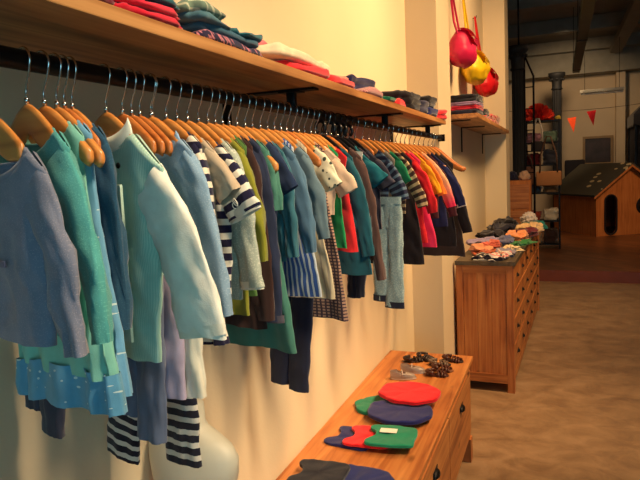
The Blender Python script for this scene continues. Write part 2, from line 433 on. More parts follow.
def top(name, label, cat, Y, w0, wh, hem, mat, sl=None, sl2=True, nw=.068, nd=.034, d=.0115, A=.0075, ruff=0, rz=0, slmat=None, band=None, bandh=.003,
        hang=True, hw=None, cuff=None, hemband=None, buttons=None, group=None, hmat=None, a0=.034, hblack=False, x=.2, v0=0, cut=0, dz=0):
    ZT = ZC+dz
    K = (1.2 if Y < .61 else 1.12 if Y < .7 else 1.06 if Y < 1.0 else 1.0)
    w0 *= K; wh *= K; rz += -.2; nw *= K
    if hw: hw *= K
    if sl: sl = (sl[0]*K, sl[1], sl[2]*(1+(K-1)*.6))
    a0 *= 1+(K-1)*.5
    L = ZT-hem; seed = (Y*37.7) % 17; rz += .06*math.sin(Y*91)
    t = thing(name, label, cat, (x, Y, hem), rz, group or 'clothes hanging on the rail')
    nw = min(nw, w0*.70)
    link('body', offs(body_mesh(w0, wh, L, nw, nd, d, seed, A, ruff, v0=v0), L), mat, t)
    bmN = neckband(nw, nd, d, bandh); link('collar', offs(bmN, L), band or mat, t)
    if sl:
        xe, ze, a1 = sl; sm_ = slmat or mat
        for sgn in ((1, -1) if sl2 else (1,)):
            sx = w0-.012; sz = S(sx)+.001
            if sgn < 0: xe2 = min(xe, .155) if xe < w0+.07 else w0+.07
            else: xe2 = xe
            ze2 = ze-ZT
            dirx, dirz = (xe2-sx), (ze2-sz)
            ln = math.hypot(dirx, dirz)
            long_ = ln > .13
            nx, nzz = .62, .78
            P0 = (sx-nx*a0, sz-nzz*a0)
            if long_:
                P1 = (sx+.1*a0+(xe2-sx)*.25, sz-a0*1.5-.01); P2 = (sx+(xe2-sx)*.75, sz+(ze2-sz)*.62)
                path = [P0, P1, P2, (xe2, ze2)]
            else:
                path = [P0, ((P0[0]+xe2)/2+.006, (P0[1]+ze2)/2+.008), (xe2, ze2)]
            path = [(sgn*a, b) for a, b in path]
            bs, ln2 = tube_cloth(path, (a0, a1), (.0105, d*.85), seed+sgn, A*.75, yfun=lambda q: -.002*q, v0=v0, cut=cut)
            s = link('sleeve', offs(bs, L), sm_, t)
            if cuff:
                p1 = Vector(path[-1]); p0 = Vector(path[-2]); dv = (p1-p0).normalized()
                cm, _ = tube_cloth([tuple(p1-dv*.012), tuple(p1+dv*.004)], (a1+.0012, a1+.0012), (d*.85+.001, d*.85+.001), seed, .0003, dense=3)
                link('cuff', offs(cm, L), cuff, s)
    if hemband:
        bm = bmesh.new(); src = body_mesh(w0, wh, L, nw, nd, d+.0008, seed, A, ruff)
        src.verts.ensure_lookup_table()
        kill = [f for f in src.faces if max(v.co.z for v in f.verts) > -L+.035]
        bmesh.ops.delete(src, geom=kill, context='FACES'); bmesh.ops.scale(src, vec=(1.01, 1.03, 1), verts=src.verts)
        bm.free(); link('hem_band', offs(src, L), hemband, t)
    if buttons:
        for k in range(buttons[1]):
            zz = L+S(nw)-nd-.02-k*(L-.1)/max(1, buttons[1])
            bm = bmesh.new(); lathe(bm, [(.0042, -.001), (.0048, 0), (.0042, .0012)], 12)
            bmesh.ops.rotate(bm, verts=bm.verts, matrix=Matrix.Rotation(PI/2, 3, 'X'))
            bmesh.ops.translate(bm, verts=bm.verts, vec=(buttons[2] if len(buttons) > 2 else .012, -d-.006, zz))
            link('button', bm, buttons[0], t)
    if hang:
        hl = 'hanger holding the ' + label.split(' hanging')[0].split(' with ')[0].split(' over ')[0].split(' between ')[0].split(' whose ')[0]
        if hblack: hl = 'black plastic ' + hl
        else: hl = 'wooden ' + hl
        hanger(hl, Y, hw or (w0-.018), hmat, rz, hblack, x, z=ZT, bulky=bool(hw and hw > w0))
    return t
def trousers(name, label, Y, cx, top_z, wa, legs, mat, rz=0, d=.012, waist=None, cuffm=None, hw=.09, A=.004, crotch=.1, hang=True, xoff=.2):
    K = (1.2 if Y < .61 else 1.12 if Y < .7 else 1.06 if Y < 1.0 else 1.0); rz += -.2; cx *= K; wa *= K
    legs = [(a*K, b, e*K) for a, b, e in legs]
    zb = min(l[1] for l in legs); L = top_z-zb
    t = thing(name, label, 'trousers', (xoff, Y, zb), rz, 'trousers hanging on the rail')
    seed = (Y*51) % 13
    bm, _ = tube_cloth([(cx, top_z), (cx, top_z-crotch)], (wa, wa*.86), (d, d*.8), seed, A, n=36)
    link('hip', offs(bm, -zb), mat, t)
    bm, _ = tube_cloth([(cx, top_z+.002), (cx, top_z-.022)], (wa+.001, wa+.001), (d+.001, d+.001), seed, .0004, n=36, dense=3)
    link('waistband', offs(bm, -zb), waist or mat, t)
    for i, (xe, ze, ae) in enumerate(legs):
        sg = -1 if i == 0 else 1
        a0 = wa*.54
        x0 = cx+sg*wa*.5
        bm, ln = tube_cloth([(x0, top_z-.03), (x0+(xe-x0)*.25, top_z-.03+(ze-top_z)*.4), (x0+(xe-x0)*.8, ze+(top_z-ze)*.3), (xe, ze)], (a0, ae), (d*1.04, d*.95), seed+i, A, n=28, dense=22)
        leg = link('leg', offs(bm, -zb), mat, t)
        if cuffm:
            bm, _ = tube_cloth([(xe, ze+.018), (xe, ze-.004)], (ae+.002, ae+.002), (d+.001, d+.001), seed, .0004, n=28, dense=3)
            link('cuff', offs(bm, -zb), cuffm, leg)
    if hang:
        hanger('wooden hanger holding the ' + label.split(' hanging')[0].split(' with ')[0].split(' below')[0].split(' whose ')[0], Y, hw, M['hanger_dark'], rz, x=xoff)
    return t

# ------------------------------------------------------------------ the hanging clothes, near to far
c = cloth
navy = (34, 38, 66); cream = (232, 228, 214)
T = top('cardigan', 'grey lavender knitted baby cardigan hanging nearest on the rail', 'cardigan', .548, .086, .078, 1.305, c((128, 134, 156), 'melange', (150, 150, 168), .002, .3), (.112, 1.300, .017), hw=.05, rz=.03, dz=-.018)
boxobj('pocket_welt', c((118, 112, 136)), (-.03, .035, -.0215, -.0185, .095, .103), T, bev=.001)
top('cardigan', 'turquoise knitted cardigan hanging second on the rail', 'cardigan', .603, .076, .07, 1.30, c((84, 168, 166), 'melange', (104, 186, 180), .0022, .3), (.112, 1.302, .013), rz=.0)
T = top('dress', 'pale aqua baby dress with a gathered blue ruffle hem', 'dress', .632, .066, .088, 1.235, c((128, 196, 180)), None, hw=.078, ruff=.006, A=.006)
bm = body_mesh(.07, .108, ZC-1.188, .03, .0, .015, 3, .006, .008)
bmesh.ops.delete(bm, geom=[f for f in bm.faces if max(v.co.z for v in f.verts) > -(ZC-1.26)], context='FACES')
link('ruffle', offs(bm, ZC-1.235), c((96, 160, 196), 'dots', (196, 220, 224), .011, .16), T)
T = top('dress', 'sky blue baby dress with white dots hanging behind the aqua dress', 'dress', .654, .062, .094, 1.205, c((110, 168, 204), 'dots', (205, 226, 230), .013, .13), None, hw=.08, ruff=.006, A=.005)
trousers('leggings', 'dark slate leggings whose tapered foot hangs below the aqua dress', .668, -.075, 1.36, .05, [(-.125, 1.14, .02), (-.088, 1.105, .022)], c((58, 60, 78)), hw=.07)
top('cardigan', 'dark petrol blue knitted cardigan beside the mint shirt', 'cardigan', .683, .066, .058, 1.32, c((38, 78, 106), 'melange', (50, 92, 118), .002, .3), (.077, 1.292, .013), rz=-.02, a0=.03)
ST = c((24, 26, 44), 'h', (214, 208, 196), .0225, .58)
trousers('leggings', 'navy and white striped leggings hanging under the mint shirt', .866, -.02, 1.37, .07, [(-.142, .962, .042), (.02, .99, .040)], ST, hw=.07)
# mint / white shirt
T = top('shirt', 'sheer pale mint long sleeved shirt with white sleeves', 'shirt', .752, .117, .084, 1.222, c((196, 228, 210), 'v', (172, 216, 198), .004, .55), (.172, 1.277, .045), nw=.055, nd=.028, d=.0125, A=.007,
        slmat=c((250, 246, 232)), band=c((232, 240, 226)), bandh=.020, hw=.085, buttons=(M['black'], 5, .045), a0=.042, cuff=c((244, 240, 222)), cut=.012)
boxobj('placket', c((196, 226, 210)), (.036, .052, -.0235, -.0185, .03, .27), T, bev=.001)
boxobj('swing_tag', M['white'], (.012, .034, -.027, -.0255, .165, .225), T)
trousers('trousers', 'grey blue cotton trousers hanging below the mint shirt', .79, .0, 1.38, .06, [(-.03, 1.10, .028), (.014, 1.066, .030)], c((92, 104, 130)), hw=.07)
trousers('trousers', 'lavender cotton trousers beside the white trousers', .812, .02, 1.38, .055, [(.0, 1.15, .026), (.05, 1.138, .030)], c((172, 160, 186)), hw=.07)
trousers('trousers', 'cream white trousers showing under the white shirt sleeve', .833, .05, 1.38, .045, [(.04, 1.15, .02), (.082, 1.138, .023)], c((232, 226, 206)), hw=.07)
top('shirt', 'light blue chambray shirt behind the mint shirt', 'shirt', .862, .088, .085, 1.27, c((140, 172, 200), 'melange', (164, 190, 210), .0022, .3), (.13, 1.27, .022),  band=c((140, 176, 210)), bandh=.012, buttons=(M['white'], 4))
NS = c((28, 26, 58), 'h', (236, 226, 206), .0235, .55)
top('striped_sweater', 'long sleeved navy and cream striped top beside the light blue shirt', 'top', .905, .074, .074, 1.20, NS, (.094, 1.205, .011), band=c((28, 26, 58)), a0=.026)
top('tee_shirt', 'beige cotton tee with short flared sleeves between two striped tops', 'tee shirt', .938, .088, .07, 1.30, c((196, 176, 150)), (.118, 1.462, .028))
T = top('striped_tee_shirt', 'short sleeved bold navy and white striped tee with a small emblem', 'tee shirt', .972, .098, .075, 1.24, c((30, 28, 62), 'h', (232, 230, 216), .026, .55), (.118, 1.428, .036), band=c((30, 28, 62)), v0=.01, a0=.036, cuff=c((226, 224, 210)))
bm = bmesh.new()
for k in range(3): tube(bm, [(.116+.006*math.cos(a*.7+k*2), -.016, .205+.004*k+.006*math.sin(a*.7+k)) for a in range(8)], .0009, 6)
link('emblem', bm, M['white'], T)
top('mesh_top', 'light grey melange top with long sleeves and white cuffs', 'top', 1.008, .092, .085, 1.26, c((176, 186, 172), 'melange', (206, 210, 194), .003, .35), (.116, 1.288, .027), cuff=c((236, 230, 210)), a0=.036)
top('cardigan', 'olive mustard cardigan beside the grey melange top', 'cardigan', 1.042, .088, .08, 1.22, c((140, 140, 44)), (.114, 1.33, .016))
top('tunic', 'leaf green tunic hanging behind the striped tee', 'tunic', 1.07, .078, .086, 1.255, c((76, 112, 52)), None)
top('tunic', 'dark brown tunic hanging under the leaf green tunic', 'tunic', 1.098, .078, .09, 1.18, c((62, 38, 34)), (.09, 1.2, .024))
top('sweater', 'charcoal navy sweater whose sleeve hangs over the sea green dress', 'sweater', 1.125, .078, .08, 1.26, c((44, 52, 78)), (.088, 1.19, .026),  cuff=c((84, 80, 92)))
T = top('dress', 'large sea green flared dress with short sleeves', 'dress', 1.158, .088, .135, 1.12, c((74, 128, 112)), (.098, 1.42, .02), nd=.02, A=.008, d=.013, hw=.11)
top('sweater', 'dark navy short sleeved knit between the sea green dress and blue cardigans', 'sweater', 1.195, .086, .07, 1.38, c((36, 52, 84)), (.112, 1.46, .022))
top('cardigan', 'teal blue cardigan behind the sea green dress', 'cardigan', 1.228, .09, .08, 1.30, c((58, 110, 124)), (.106, 1.312, .014))
top('cardigan', 'denim blue cardigan over the pinstripe dress', 'cardigan', 1.268, .095, .085, 1.32, c((84, 116, 140)), (.125, 1.315, .016))
top('dress', 'blue and white pinstriped dress hanging below the denim blue cardigan', 'dress', 1.305, .075, .138, 1.205, c((50, 86, 154), 'v', (184, 194, 204), .0075, .62), None,  A=.005)
top('cardigan', 'grey blue cardigan over the beige striped dress', 'cardigan', 1.342, .098, .085, 1.33, c((104, 126, 136)), (.132, 1.338, .014))
top('dress', 'beige dress with thin grey vertical stripes', 'dress', 1.38, .075, .142, 1.185, c((198, 182, 150), 'v', (166, 152, 134), .009, .7), None)
trousers('trousers', 'dark navy trousers hanging lowest on the rail', 1.415, .0, 1.36, .07, [(-.062, .93, .030), (-.002, .918, .032)], c((32, 36, 58)), hw=.10, A=.003)
top('floral_blouse', 'cream floral blouse with short sleeves above the gingham dress', 'blouse', 1.455, .098, .07, 1.42, c((222, 214, 184), 'floral', (60, 70, 64), .014, .3), (.118, 1.455, .028), hw=.115, band=c((150, 170, 110)))
top('dress', 'brown gingham checked dress below the floral blouse', 'dress', 1.492, .08, .136, 1.105, c((168, 132, 112), 'check', (62, 46, 58), .0085, .6), None)
top('tee_shirt', 'pale pink beige tee with a short sleeve over the gingham dress', 'tee shirt', 1.53, .108, .08, 1.38, c((220, 188, 160)), (.13, 1.438, .028))
top('tunic', 'bright green tunic beside the red tunic', 'tunic', 1.575, .09, .105, 1.285, c((20, 134, 74)), None)
top('tunic', 'bright red tunic showing as a strip beside the green tunic', 'tunic', 1.61, .098, .124, 1.27, c((206, 34, 40)), None)
T = top('dress', 'dark teal dress with long sleeves beside the red tunic', 'dress', 1.66, .1, .150, 1.195, c((26, 84, 98)), (.142, 1.25, .018), A=.007, hblack=True)
trousers('leggings', 'narrow black leggings hanging under the dark teal dress', 1.70, .1, 1.36, .04, [(.074, 1.115, .02), (.09, 1.12, .018)], c((26, 28, 44)), hw=.07)
top('tunic', 'dark brown tunic with long sleeve beside the dark teal dress', 'tunic', 1.74, .1, .1, 1.25, c((84, 60, 56)), (.152, 1.165, .01), hblack=True)
T = top('polo_shirt', 'deep teal polo shirt with a white card tag', 'polo shirt', 1.80, .118, .085, 1.40, c((14, 98, 112)), (.142, 1.455, .034), bandh=.01, hblack=True, hw=.08)
bm = bmesh.new(); box(bm, .05, .098, -.034, -.0325, .09, .155); bmesh.ops.rotate(bm, verts=bm.verts, cent=(.07, -.03, .12), matrix=Matrix.Rotation(.15, 3, 'Y')); link('swing_tag', bm, M['white'], T, False)['label'] = 'white card price tag'
top('tunic', 'dark plum tunic below the deep teal polo shirt', 'tunic', 1.85, .095, .12, 1.26, c((48, 40, 56)), None, hblack=True)
T = top('tee_shirt', 'charcoal tee with short sleeves beside the deep teal polo shirt', 'tee shirt', 1.91, .118, .11, 1.30, c((52, 50, 66)), (.142, 1.438, .03), hblack=True)
trousers('jeans', 'pale washed blue jeans with dark turned cuffs', 1.97, .115, 1.40, .05, [(.08, 1.05, .028), (.13, 1.03, .034)], c((142, 164, 166), 'melange', (170, 188, 184), .004, .4), cuffm=c((28, 32, 52)), hw=.07)
top('striped_tee_shirt', 'steel blue and navy striped tee beside the pale jeans', 'tee shirt', 2.05, .112, .10, 1.33, c((28, 34, 62), 'h', (92, 116, 138), .022, .6), (.148, 1.385, .03))
top('skirt', 'grey beige tunic hanging below the blue striped tee', 'tunic', 2.13, .105, .12, 1.185, c((140, 132, 120)), None)
top('tee_shirt', 'emerald green tee showing at the neck of the striped sweater', 'tee shirt', 2.20, .11, .1, 1.36, c((24, 130, 90)), (.13, 1.44, .026))
top('striped_sweater', 'brown and beige striped long sleeved top beside the red dress', 'top', 2.28, .112, .1, 1.32, c((70, 46, 44), 'h', (196, 168, 130), .026, .55), (.17, 1.345, .02))
top('skirt', 'black skirt hanging below the red dress', 'skirt', 2.36, .11, .15, 1.11, c((30, 24, 32)), None)
top('dress', 'bright red dress with long ruffled sleeves', 'dress', 2.43, .118, .15, 1.19, c((226, 30, 44)), (.175, 1.31, .022), A=.008)
top('dress', 'hot pink dress beside the bright red dress', 'dress', 2.52, .11, .175, 1.16, c((238, 52, 104)), None)
top('cardigan', 'golden yellow cardigan beside the hot pink dress', 'cardigan', 2.60, .12, .1, 1.32, c((226, 166, 26)), (.172, 1.38, .018))
top('cardigan', 'orange cardigan beside the golden yellow cardigan', 'cardigan', 2.68, .122, .1, 1.34, c((230, 120, 44)), (.18, 1.37, .018))
top('blouse', 'blouse fading from peach to pink with long sleeve', 'blouse', 2.77, .124, .11, 1.3, c((232, 178, 138), 'ombre', (232, 56, 104), .1, .2), (.196, 1.31, .024))
top('sweater', 'dark maroon sweater beside the peach blouse', 'sweater', 2.87, .12, .12, 1.25, c((66, 26, 40)), (.19, 1.26, .022))
top('jacket', 'royal navy jacket with a white cuff', 'jacket', 2.97, .13, .14, 1.2, c((26, 34, 84)), (.212, 1.30, .026), cuff=c((222, 216, 204)), hw=.14)
top('coat', 'long black coat beside the royal navy jacket', 'coat', 3.08, .132, .17, 1.09, c((26, 24, 34)), (.225, 1.16, .026))
top('coat', 'charcoal coat hanging last on the rail', 'coat', 3.2, .135, .19, 1.02, c((54, 44, 46)), None, hw=.12)
for y, lab in ((3.3, 'bare wooden coat hanger just beyond the charcoal coat'), (3.37, 'bare wooden coat hanger sticking out farthest at the rail end')):
    hanger(lab, y, .17, M['hanger_dark'], 0)
# ------------------------------------------------------------------ folded clothes
def folded(name, label, cat, loc, size, mat, rz=0, layers=2, group=None, wob=.012, seed=None, tagm=False, lumps=.004):
    lx, ly, h = size[0]/2, size[1]/2, size[2]
    seed = seed if seed is not None else (loc[0]*13+loc[1]*29+loc[2]*7) % 50
    bm = bmesh.new(); n = 56; rows = []
    def ring(scale, z, bul):
        row = []
        for j in range(n):
            th = 2*PI*j/n; c_, s_ = math.cos(th), math.sin(th)
            ex = .42
            x = lx*math.copysign(abs(c_)**ex, c_); y = ly*math.copysign(abs(s_)**ex, s_)
            q = 1+wob/min(lx, ly)*(nz(c_*1.3+seed, s_*1.3, z*18+seed)*1.2+.6*nz(c_*4+seed, s_*4, z*40+seed))
            k = scale*q
            row.append(bm.verts.new((x*k+math.copysign(bul, c_)*abs(c_), y*k+math.copysign(bul, s_)*abs(s_), z+lumps*(nz(x*15+seed, y*15, seed)*1.3+.6*nz(x*45+seed, y*38, seed))*(z/h))))
        rows.append(row)
    ring(.5, 0.0005, 0); ring(.93, 0.0005, 0)
    m = layers*5
    for i in range(m+1):
        t = i/m; bul = .5*h/layers*abs(math.sin(PI*layers*t))**.6
        ring(.965, .001+(h*.95)*t, min(bul, .0055))
    ring(.92, h*1.0, 0); ring(.8, h*1.0, 0); ring(.65, h, 0); ring(.5, h, 0); ring(.4, h*1.02, 0); ring(.12, h*1.02, 0)
    for a, b in zip(rows, rows[1:]):
        for j in range(n): bm.faces.new((a[j], a[(j+1) % n], b[(j+1) % n], b[j]))
    bm.faces.new(rows[0][::-1]); bm.faces.new(rows[-1])
    lay = bm.loops.layers.uv.new('UVMap')
    for f in bm.faces:
        for l in f.loops: l[lay].uv = (l.vert.co.x+l.vert.co.z*.3, l.vert.co.y+l.vert.co.z)
    o = link(name, bm, mat, None)
    o.location = loc; o.rotation_euler = (0, 0, rz)
    tag(o, label, cat, group)
    if tagm:
        g = boxobj('swing_tag', M['white'], (-.0, .055, -.02, .018, h*1.02+.004, h*1.02+.0052), o); g['label'] = 'white card price tag'
        g.rotation_euler = (0, 0, -.3)
    return o
SZ = 1.7355
SG = 'folded clothes on the long wall shelf'
def fs(label, y0, y1, z0, h, rgb, pat=None, rgb2=None, p=.01, duty=.4, layers=1, x=.168, dx=.235, rz=0, cat='folded clothes', nm='folded_sweater'):
    def f(y): return y*(1+.1*sm(.9, 1.7, y)) if y < 2 else 2.2+(y-2)*.88
    k = 1.03 if x < .15 else 1
    y0, y1 = f(y0)*k, f(y1)*k
    if y0 > 1.2: z0 *= 1.25; h *= 1.25
    return folded(nm, label, cat, (x, (y0+y1)/2, SZ+z0), (dx, y1-y0, h), c(rgb, pat, rgb2, p, duty), rz, layers, SG, wob=.013, lumps=.010)
fs('dark maroon folded sweater left of the red ones on the shelf', .50, .70, 0, .022, (112, 14, 40), layers=2)
fs('red folded sweater at the bottom of the near stack', .71, .865, 0, .0135, (206, 22, 48), layers=1)
fs('red folded sweater second in the near stack', .71, .86, .0145, .0135, (216, 34, 58), layers=1)
fs('dark teal folded sweater on the red ones', .70, .86, .0295, .013, (16, 88, 98))
fs('deep violet folded sweater on top of the near stack', .70, .85, .044, .02, (50, 26, 110))
fs('speckled dark knit at the bottom beside the red stack', .885, 1.145, 0, .014, (38, 30, 60), 'melange', (200, 120, 130), .006, .42)
fs('steel teal folded knit lying on the speckled knit', .885, 1.125, .0155, .012, (52, 92, 112))
fs('grey teal folded knit in the middle of the second stack', .885, 1.02, .029, .011, (70, 108, 120))
fs('pale grey green folded knit topmost of the second stack', .885, 1.00, .0415, .012, (110, 130, 112), 'h', (190, 190, 160), .02, .7)
fs('sea green folded knit at the far end of the second stack', 1.035, 1.12, .029, .011, (48, 102, 108))
fs('coral red folded sweater under the cream one', 1.22, 1.44, 0, .017, (232, 40, 48), layers=1)
fs('light red folded sweater beside the coral red one', 1.45, 1.61, 0, .018, (238, 70, 72), layers=1)
fs('cream folded sweater lying on the coral red one', 1.185, 1.44, .0185, .016, (238, 208, 172), layers=1)
fs('dusty pink folded sweater topmost behind the cream one', 1.17, 1.35, .036, .016, (222, 112, 118), x=.14, dx=.19)
fs('salmon folded sweater on the light red one', 1.45, 1.60, .0195, .014, (240, 130, 112), x=.14, dx=.2)
fs('mauve striped folded shirt under the navy sweater', 1.64, 1.88, 0, .013, (150, 84, 104), 'h', (214, 170, 160), .012, .6)
fs('navy folded sweater on the mauve striped shirt', 1.64, 1.86, .0145, .042, (22, 28, 76), layers=2, x=.14, dx=.19)
fs('emerald folded shirt on the shelf before the small red one', 1.90, 2.04, 0, .013, (16, 110, 84))
fs('small red folded shirt on the shelf between emerald and black', 2.06, 2.26, 0, .022, (226, 44, 54), x=.2, dx=.15)
fs('black padded folded jacket with puffy top', 2.28, 2.52, 0, .06, (30, 30, 38), layers=3)
fs('slate grey folded scarf beside the black jacket', 2.54, 2.66, 0, .045, (66, 68, 92), layers=2)
fs('blue folded shirt under the black sweater near the shelf end', 2.68, 2.96, 0, .03, (28, 38, 98), layers=2)
fs('black folded sweater topmost near the shelf end', 2.68, 2.92, .0315, .04, (24, 24, 32), layers=2)
fs('small crimson folded shirt at the far end of the shelf', 2.99, 3.15, 0, .035, (214, 36, 50), layers=2)

# ------------------------------------------------------------------ low bench (drawer unit)
BH = .53
t = thing('low_sideboard', 'long low pine sideboard against the left wall under the clothes', 'sideboard', (.22, 1.75, 0))
def loc(b): return (b[0]-.22, b[1]-.22, b[2]-1.75, b[3]-1.75, b[4], b[5])
boxobj('top_board', M['pine_y'], loc((.005, .435, .45, 3.03, BH-.022, BH)), t, bev=.003)
boxobj('carcass', M['pine_y'], loc((.012, .418, .47, 3.01, .12, BH-.022)), t)
for x in (.012, .375):
    for y in (.47, 2.955):
        boxobj('leg', M['pine'], loc((x, x+.052, y, y+.055, 0, BH-.0225 if False else .12)), t, bev=.002)
def cup(parent, M4, s=1):
    bm = bmesh.new(); rows = []; n = 12; m = 6
    for i in range(m+1):
        a = PI/2*i/m
        rows.append([bm.verts.new((.018*s*math.sin(a)*math.sin(PI*j/n)**.8 if True else 0, -.035*s*math.cos(PI*j/n)*(.75+.25*math.sin(a)), .02*s*math.cos(a)*1.0*math.sin(PI*j/n)**.5+.0)) for j in range(n+1)])
    for a, b in zip(rows, rows[1:]):
        for j in range(n): bm.faces.new((a[j], a[j+1], b[j+1], b[j]))
    box(bm, 0, .002*s, -.04*s, .04*s, -.004*s, .022*s)
    bmesh.ops.transform(bm, matrix=M4, verts=bm.verts)
    return link('cup_handle', bm, M['black'], parent)
for y0, y1 in ((.53, 1.13), (1.14, 1.73), (1.74, 2.34), (2.35, 2.95)):
    d_ = boxobj('drawer', M['pine_y'], loc((.4185, .430, y0, y1, .17, BH-.045)), t, bev=.003)
    cup(d_, Matrix.Translation((.21, (y0+y1)/2-1.75, .40)), 1.0)
# things on it
BZ = BH+.0005

def flat_cloth(name, label, outline, loc, h, mat, rz, seed, tagat=None):
    """folded garment lying flat: outline in metres around its middle"""
    pts = []
    m = len(outline)
    for i in range(m):
        a = Vector(outline[i]); b = Vector(outline[(i+1) % m]); k = max(2, int((b-a).length/.008))
        for q in range(k): pts.append(a.lerp(b, q/k))
    for _ in range(7): pts = [(pts[i-1]+pts[i]*2+pts[(i+1) % len(pts)])/4 for i in range(len(pts))]
    pts = [p_+Vector((nz(p_.x*28, p_.y*28, seed), nz(p_.x*28, p_.y*28, seed+9)))*.004 for p_ in pts]
    n = len(pts); bm = bmesh.new(); rows = []
    for sc, z in ((.5, 0), (.98, 0), (1.0, .2), (1.0, .42), (.985, .5), (1.0, .6), (1.0, .85), (.98, 1), (.93, 1.04), (.8, 1), (.62, 1), (.4, 1), (.2, 1), (.06, 1)):
        rows.append([bm.verts.new((p_.x*sc, p_.y*sc, z*h+(0 if z < .9 else .0035*nz(p_.x*sc*22+seed, p_.y*sc*22, seed)+.0018*nz(p_.x*sc*60+seed, p_.y*sc*40, seed)))) for p_ in pts])
    for a, b in zip(rows, rows[1:]):
        for k in range(n): bm.faces.new((a[k], a[(k+1) % n], b[(k+1) % n], b[k]))
    bm.faces.new(rows[0][::-1]); bm.faces.new(rows[-1])
    o = link(name, bm, mat); o.location = loc; o.rotation_euler = (0, 0, rz)
    tag(o, label, 'folded clothes', 'folded tops on the low sideboard')
    if tagat:
        bm = bmesh.new(); box(bm, tagat[0]-.03, tagat[0]+.03, tagat[1]-.017, tagat[1]+.017, h+.0045, h+.0055)
        link('swing_tag', bm, M['white'], o, False)['label'] = 'white card price tag'
    return o
TEE = [(-.085, -.075), (-.02, -.082), (.085, -.075), (.088, .07), (0, .078), (-.08, .075), (-.088, .045), (-.055, .03), (-.05, -.02), (-.088, -.04)]
HEX = [(-.10, -.045), (-.03, -.10), (.05, -.095), (.105, -.035), (.10, .045), (.045, .10), (-.03, .09), (-.10, .05)]
WIDE = [(-.12, -.06), (-.04, -.115), (.06, -.11), (.125, -.04), (.12, .05), (.05, .10), (-.05, .105), (-.125, .05)]
flat_cloth('baby_bloomers', 'green baby bloomers at the wall side under the red ones', HEX, (.165, 2.27, BZ), .015, c((18, 122, 92)), .5, 1)
flat_cloth('baby_bloomers', 'navy baby bloomers lying under the red ones', WIDE, (.27, 2.19, BZ+.0195), .016, c((28, 34, 98)), .1, 2)
flat_cloth('baby_bloomers', 'red baby bloomers topmost over the green and navy ones', WIDE, (.275, 2.335, BZ+.041), .016, c((222, 22, 34)), -.1, 3)
flat_cloth('folded_tee', 'navy folded baby tee leftmost of the fanned three by the wall', TEE, (.15, 1.965, BZ), .010, c((26, 32, 92)), -.12, 4)
flat_cloth('folded_tee', 'scarlet folded baby tee between the navy and the tagged green one', TEE, (.215, 1.96, BZ+.0145), .010, c((222, 30, 38)), .05, 5)
flat_cloth('folded_tee', 'green folded baby tee with a white tag on the sideboard', TEE, (.295, 1.955, BZ+.029), .011, c((18, 126, 92)), .12, 6, (-.01, .02))
flat_cloth('folded_tee', 'royal navy folded tee with a white tag, nearest on the sideboard', [(a*1.45, b*1.4) for a, b in HEX], (.25, 1.63, BZ), .016, c((28, 36, 98)), -.2, 7, (-.01, -.03))
flat_cloth('folded_tee', 'black folded tee lying left over the nearest navy tee', TEE, (.145, 1.65, BZ+.0215), .012, c((24, 24, 36)), .1, 8)

def shoe(parent, off, rz, upper, sole, L=.105, W=.04, H=.034, sandal=False):
    R = Matrix.Translation(off) @ Matrix.Rotation(rz, 4, 'Z')
    def outline(k, n=28, grow=1.0):
        th = 2*PI*k/n; c_, s_ = math.cos(th), math.sin(th)
        w = W/2*(1+.16*c_-.12*(1-c_*c_))
        return (L/2*c_*grow, w*math.copysign(abs(s_)**.85, s_)*grow)
    n = 28
    bm = bmesh.new()
    rs = [[bm.verts.new((*outline(k, n, g), z)) for k in range(n)] for g, z in ((.96, 0), (1.03, .001), (1.03, .005), (1, .006))]
    for a, b in zip(rs, rs[1:]):
        for k in range(n): bm.faces.new((a[k], a[(k+1) % n], b[(k+1) % n], b[k]))
    bm.faces.new(rs[0][::-1]); bm.faces.new(rs[-1])
    bmesh.ops.transform(bm, matrix=R, verts=bm.verts); link('sole', bm, sole, parent)
    bm = bmesh.new(); rows = []
    if not sandal:
        for i in range(8):
            t = i/7; row = []
            for k in range(n):
                x, y = outline(k, n)
                fr = sm(-.1, .75, x/(L/2))    # toe
                hh = H*(.62+.38*(1 if x < -.2*L else .35)) if x < 0 else H*.68
                top_in = .30 if x > 0 else .1
                z = .006+hh*math.sin(PI/2*t)
                g = 1-top_in*(1-math.cos(PI/2*t)); 
                cx_ = -.012
                row.append(bm.verts.new((cx_*t*.5+x*(g-(.42*t*t if x > 0 else 0)), y*(g-.08*t), z)))
            rows.append(row)
        for a, b in zip(rows, rows[1:]):
            for k in range(n): bm.faces.new((a[k], a[(k+1) % n], b[(k+1) % n], b[k]))
        bmesh.ops.solidify(bm, geom=bm.faces[:], thickness=.0015)
        bmesh.ops.transform(bm, matrix=R, verts=bm.verts); link('upper', bm, upper, parent)
        bm = bmesh.new()
        tube(bm, [(-.006, W*.46*math.cos(a), .02+.02*math.sin(a)) for a in [PI*i/8 for i in range(9)]], .0026, 8)
        bmesh.ops.transform(bm, matrix=R, verts=bm.verts); link('strap', bm, upper, parent)
    else:
        for x0, hh, rr in ((.034, .010, .006), (.022, .015, .006), (.006, .018, .005), (-.022, .022, .004)):
            b2 = bmesh.new()
            tube(b2, [(x0+.004*math.sin(3*a), W*.5*math.cos(a), .004+hh*math.sin(a)) for a in [PI*i/8 for i in range(9)]], rr, 8)
            bmesh.ops.transform(b2, matrix=R, verts=b2.verts); link('strap', b2, upper, parent)
        tube(bm, [(-.012-.036*math.sin(a), W*.5*math.cos(a), .02) for a in [PI*i/8 for i in range(9)]], .0075, 8)
        bmesh.ops.transform(bm, matrix=R, verts=bm.verts); link('heel_strap', bm, upper, parent)
silver = plain('silver_leather', (206, 192, 184), .4, .15, var=.05)
brownl = plain('brown_leather', (74, 34, 26), .4); darkl = plain('dark_leather', (40, 22, 22), .45); tanl = plain('tan_sole', (120, 72, 44), .6)
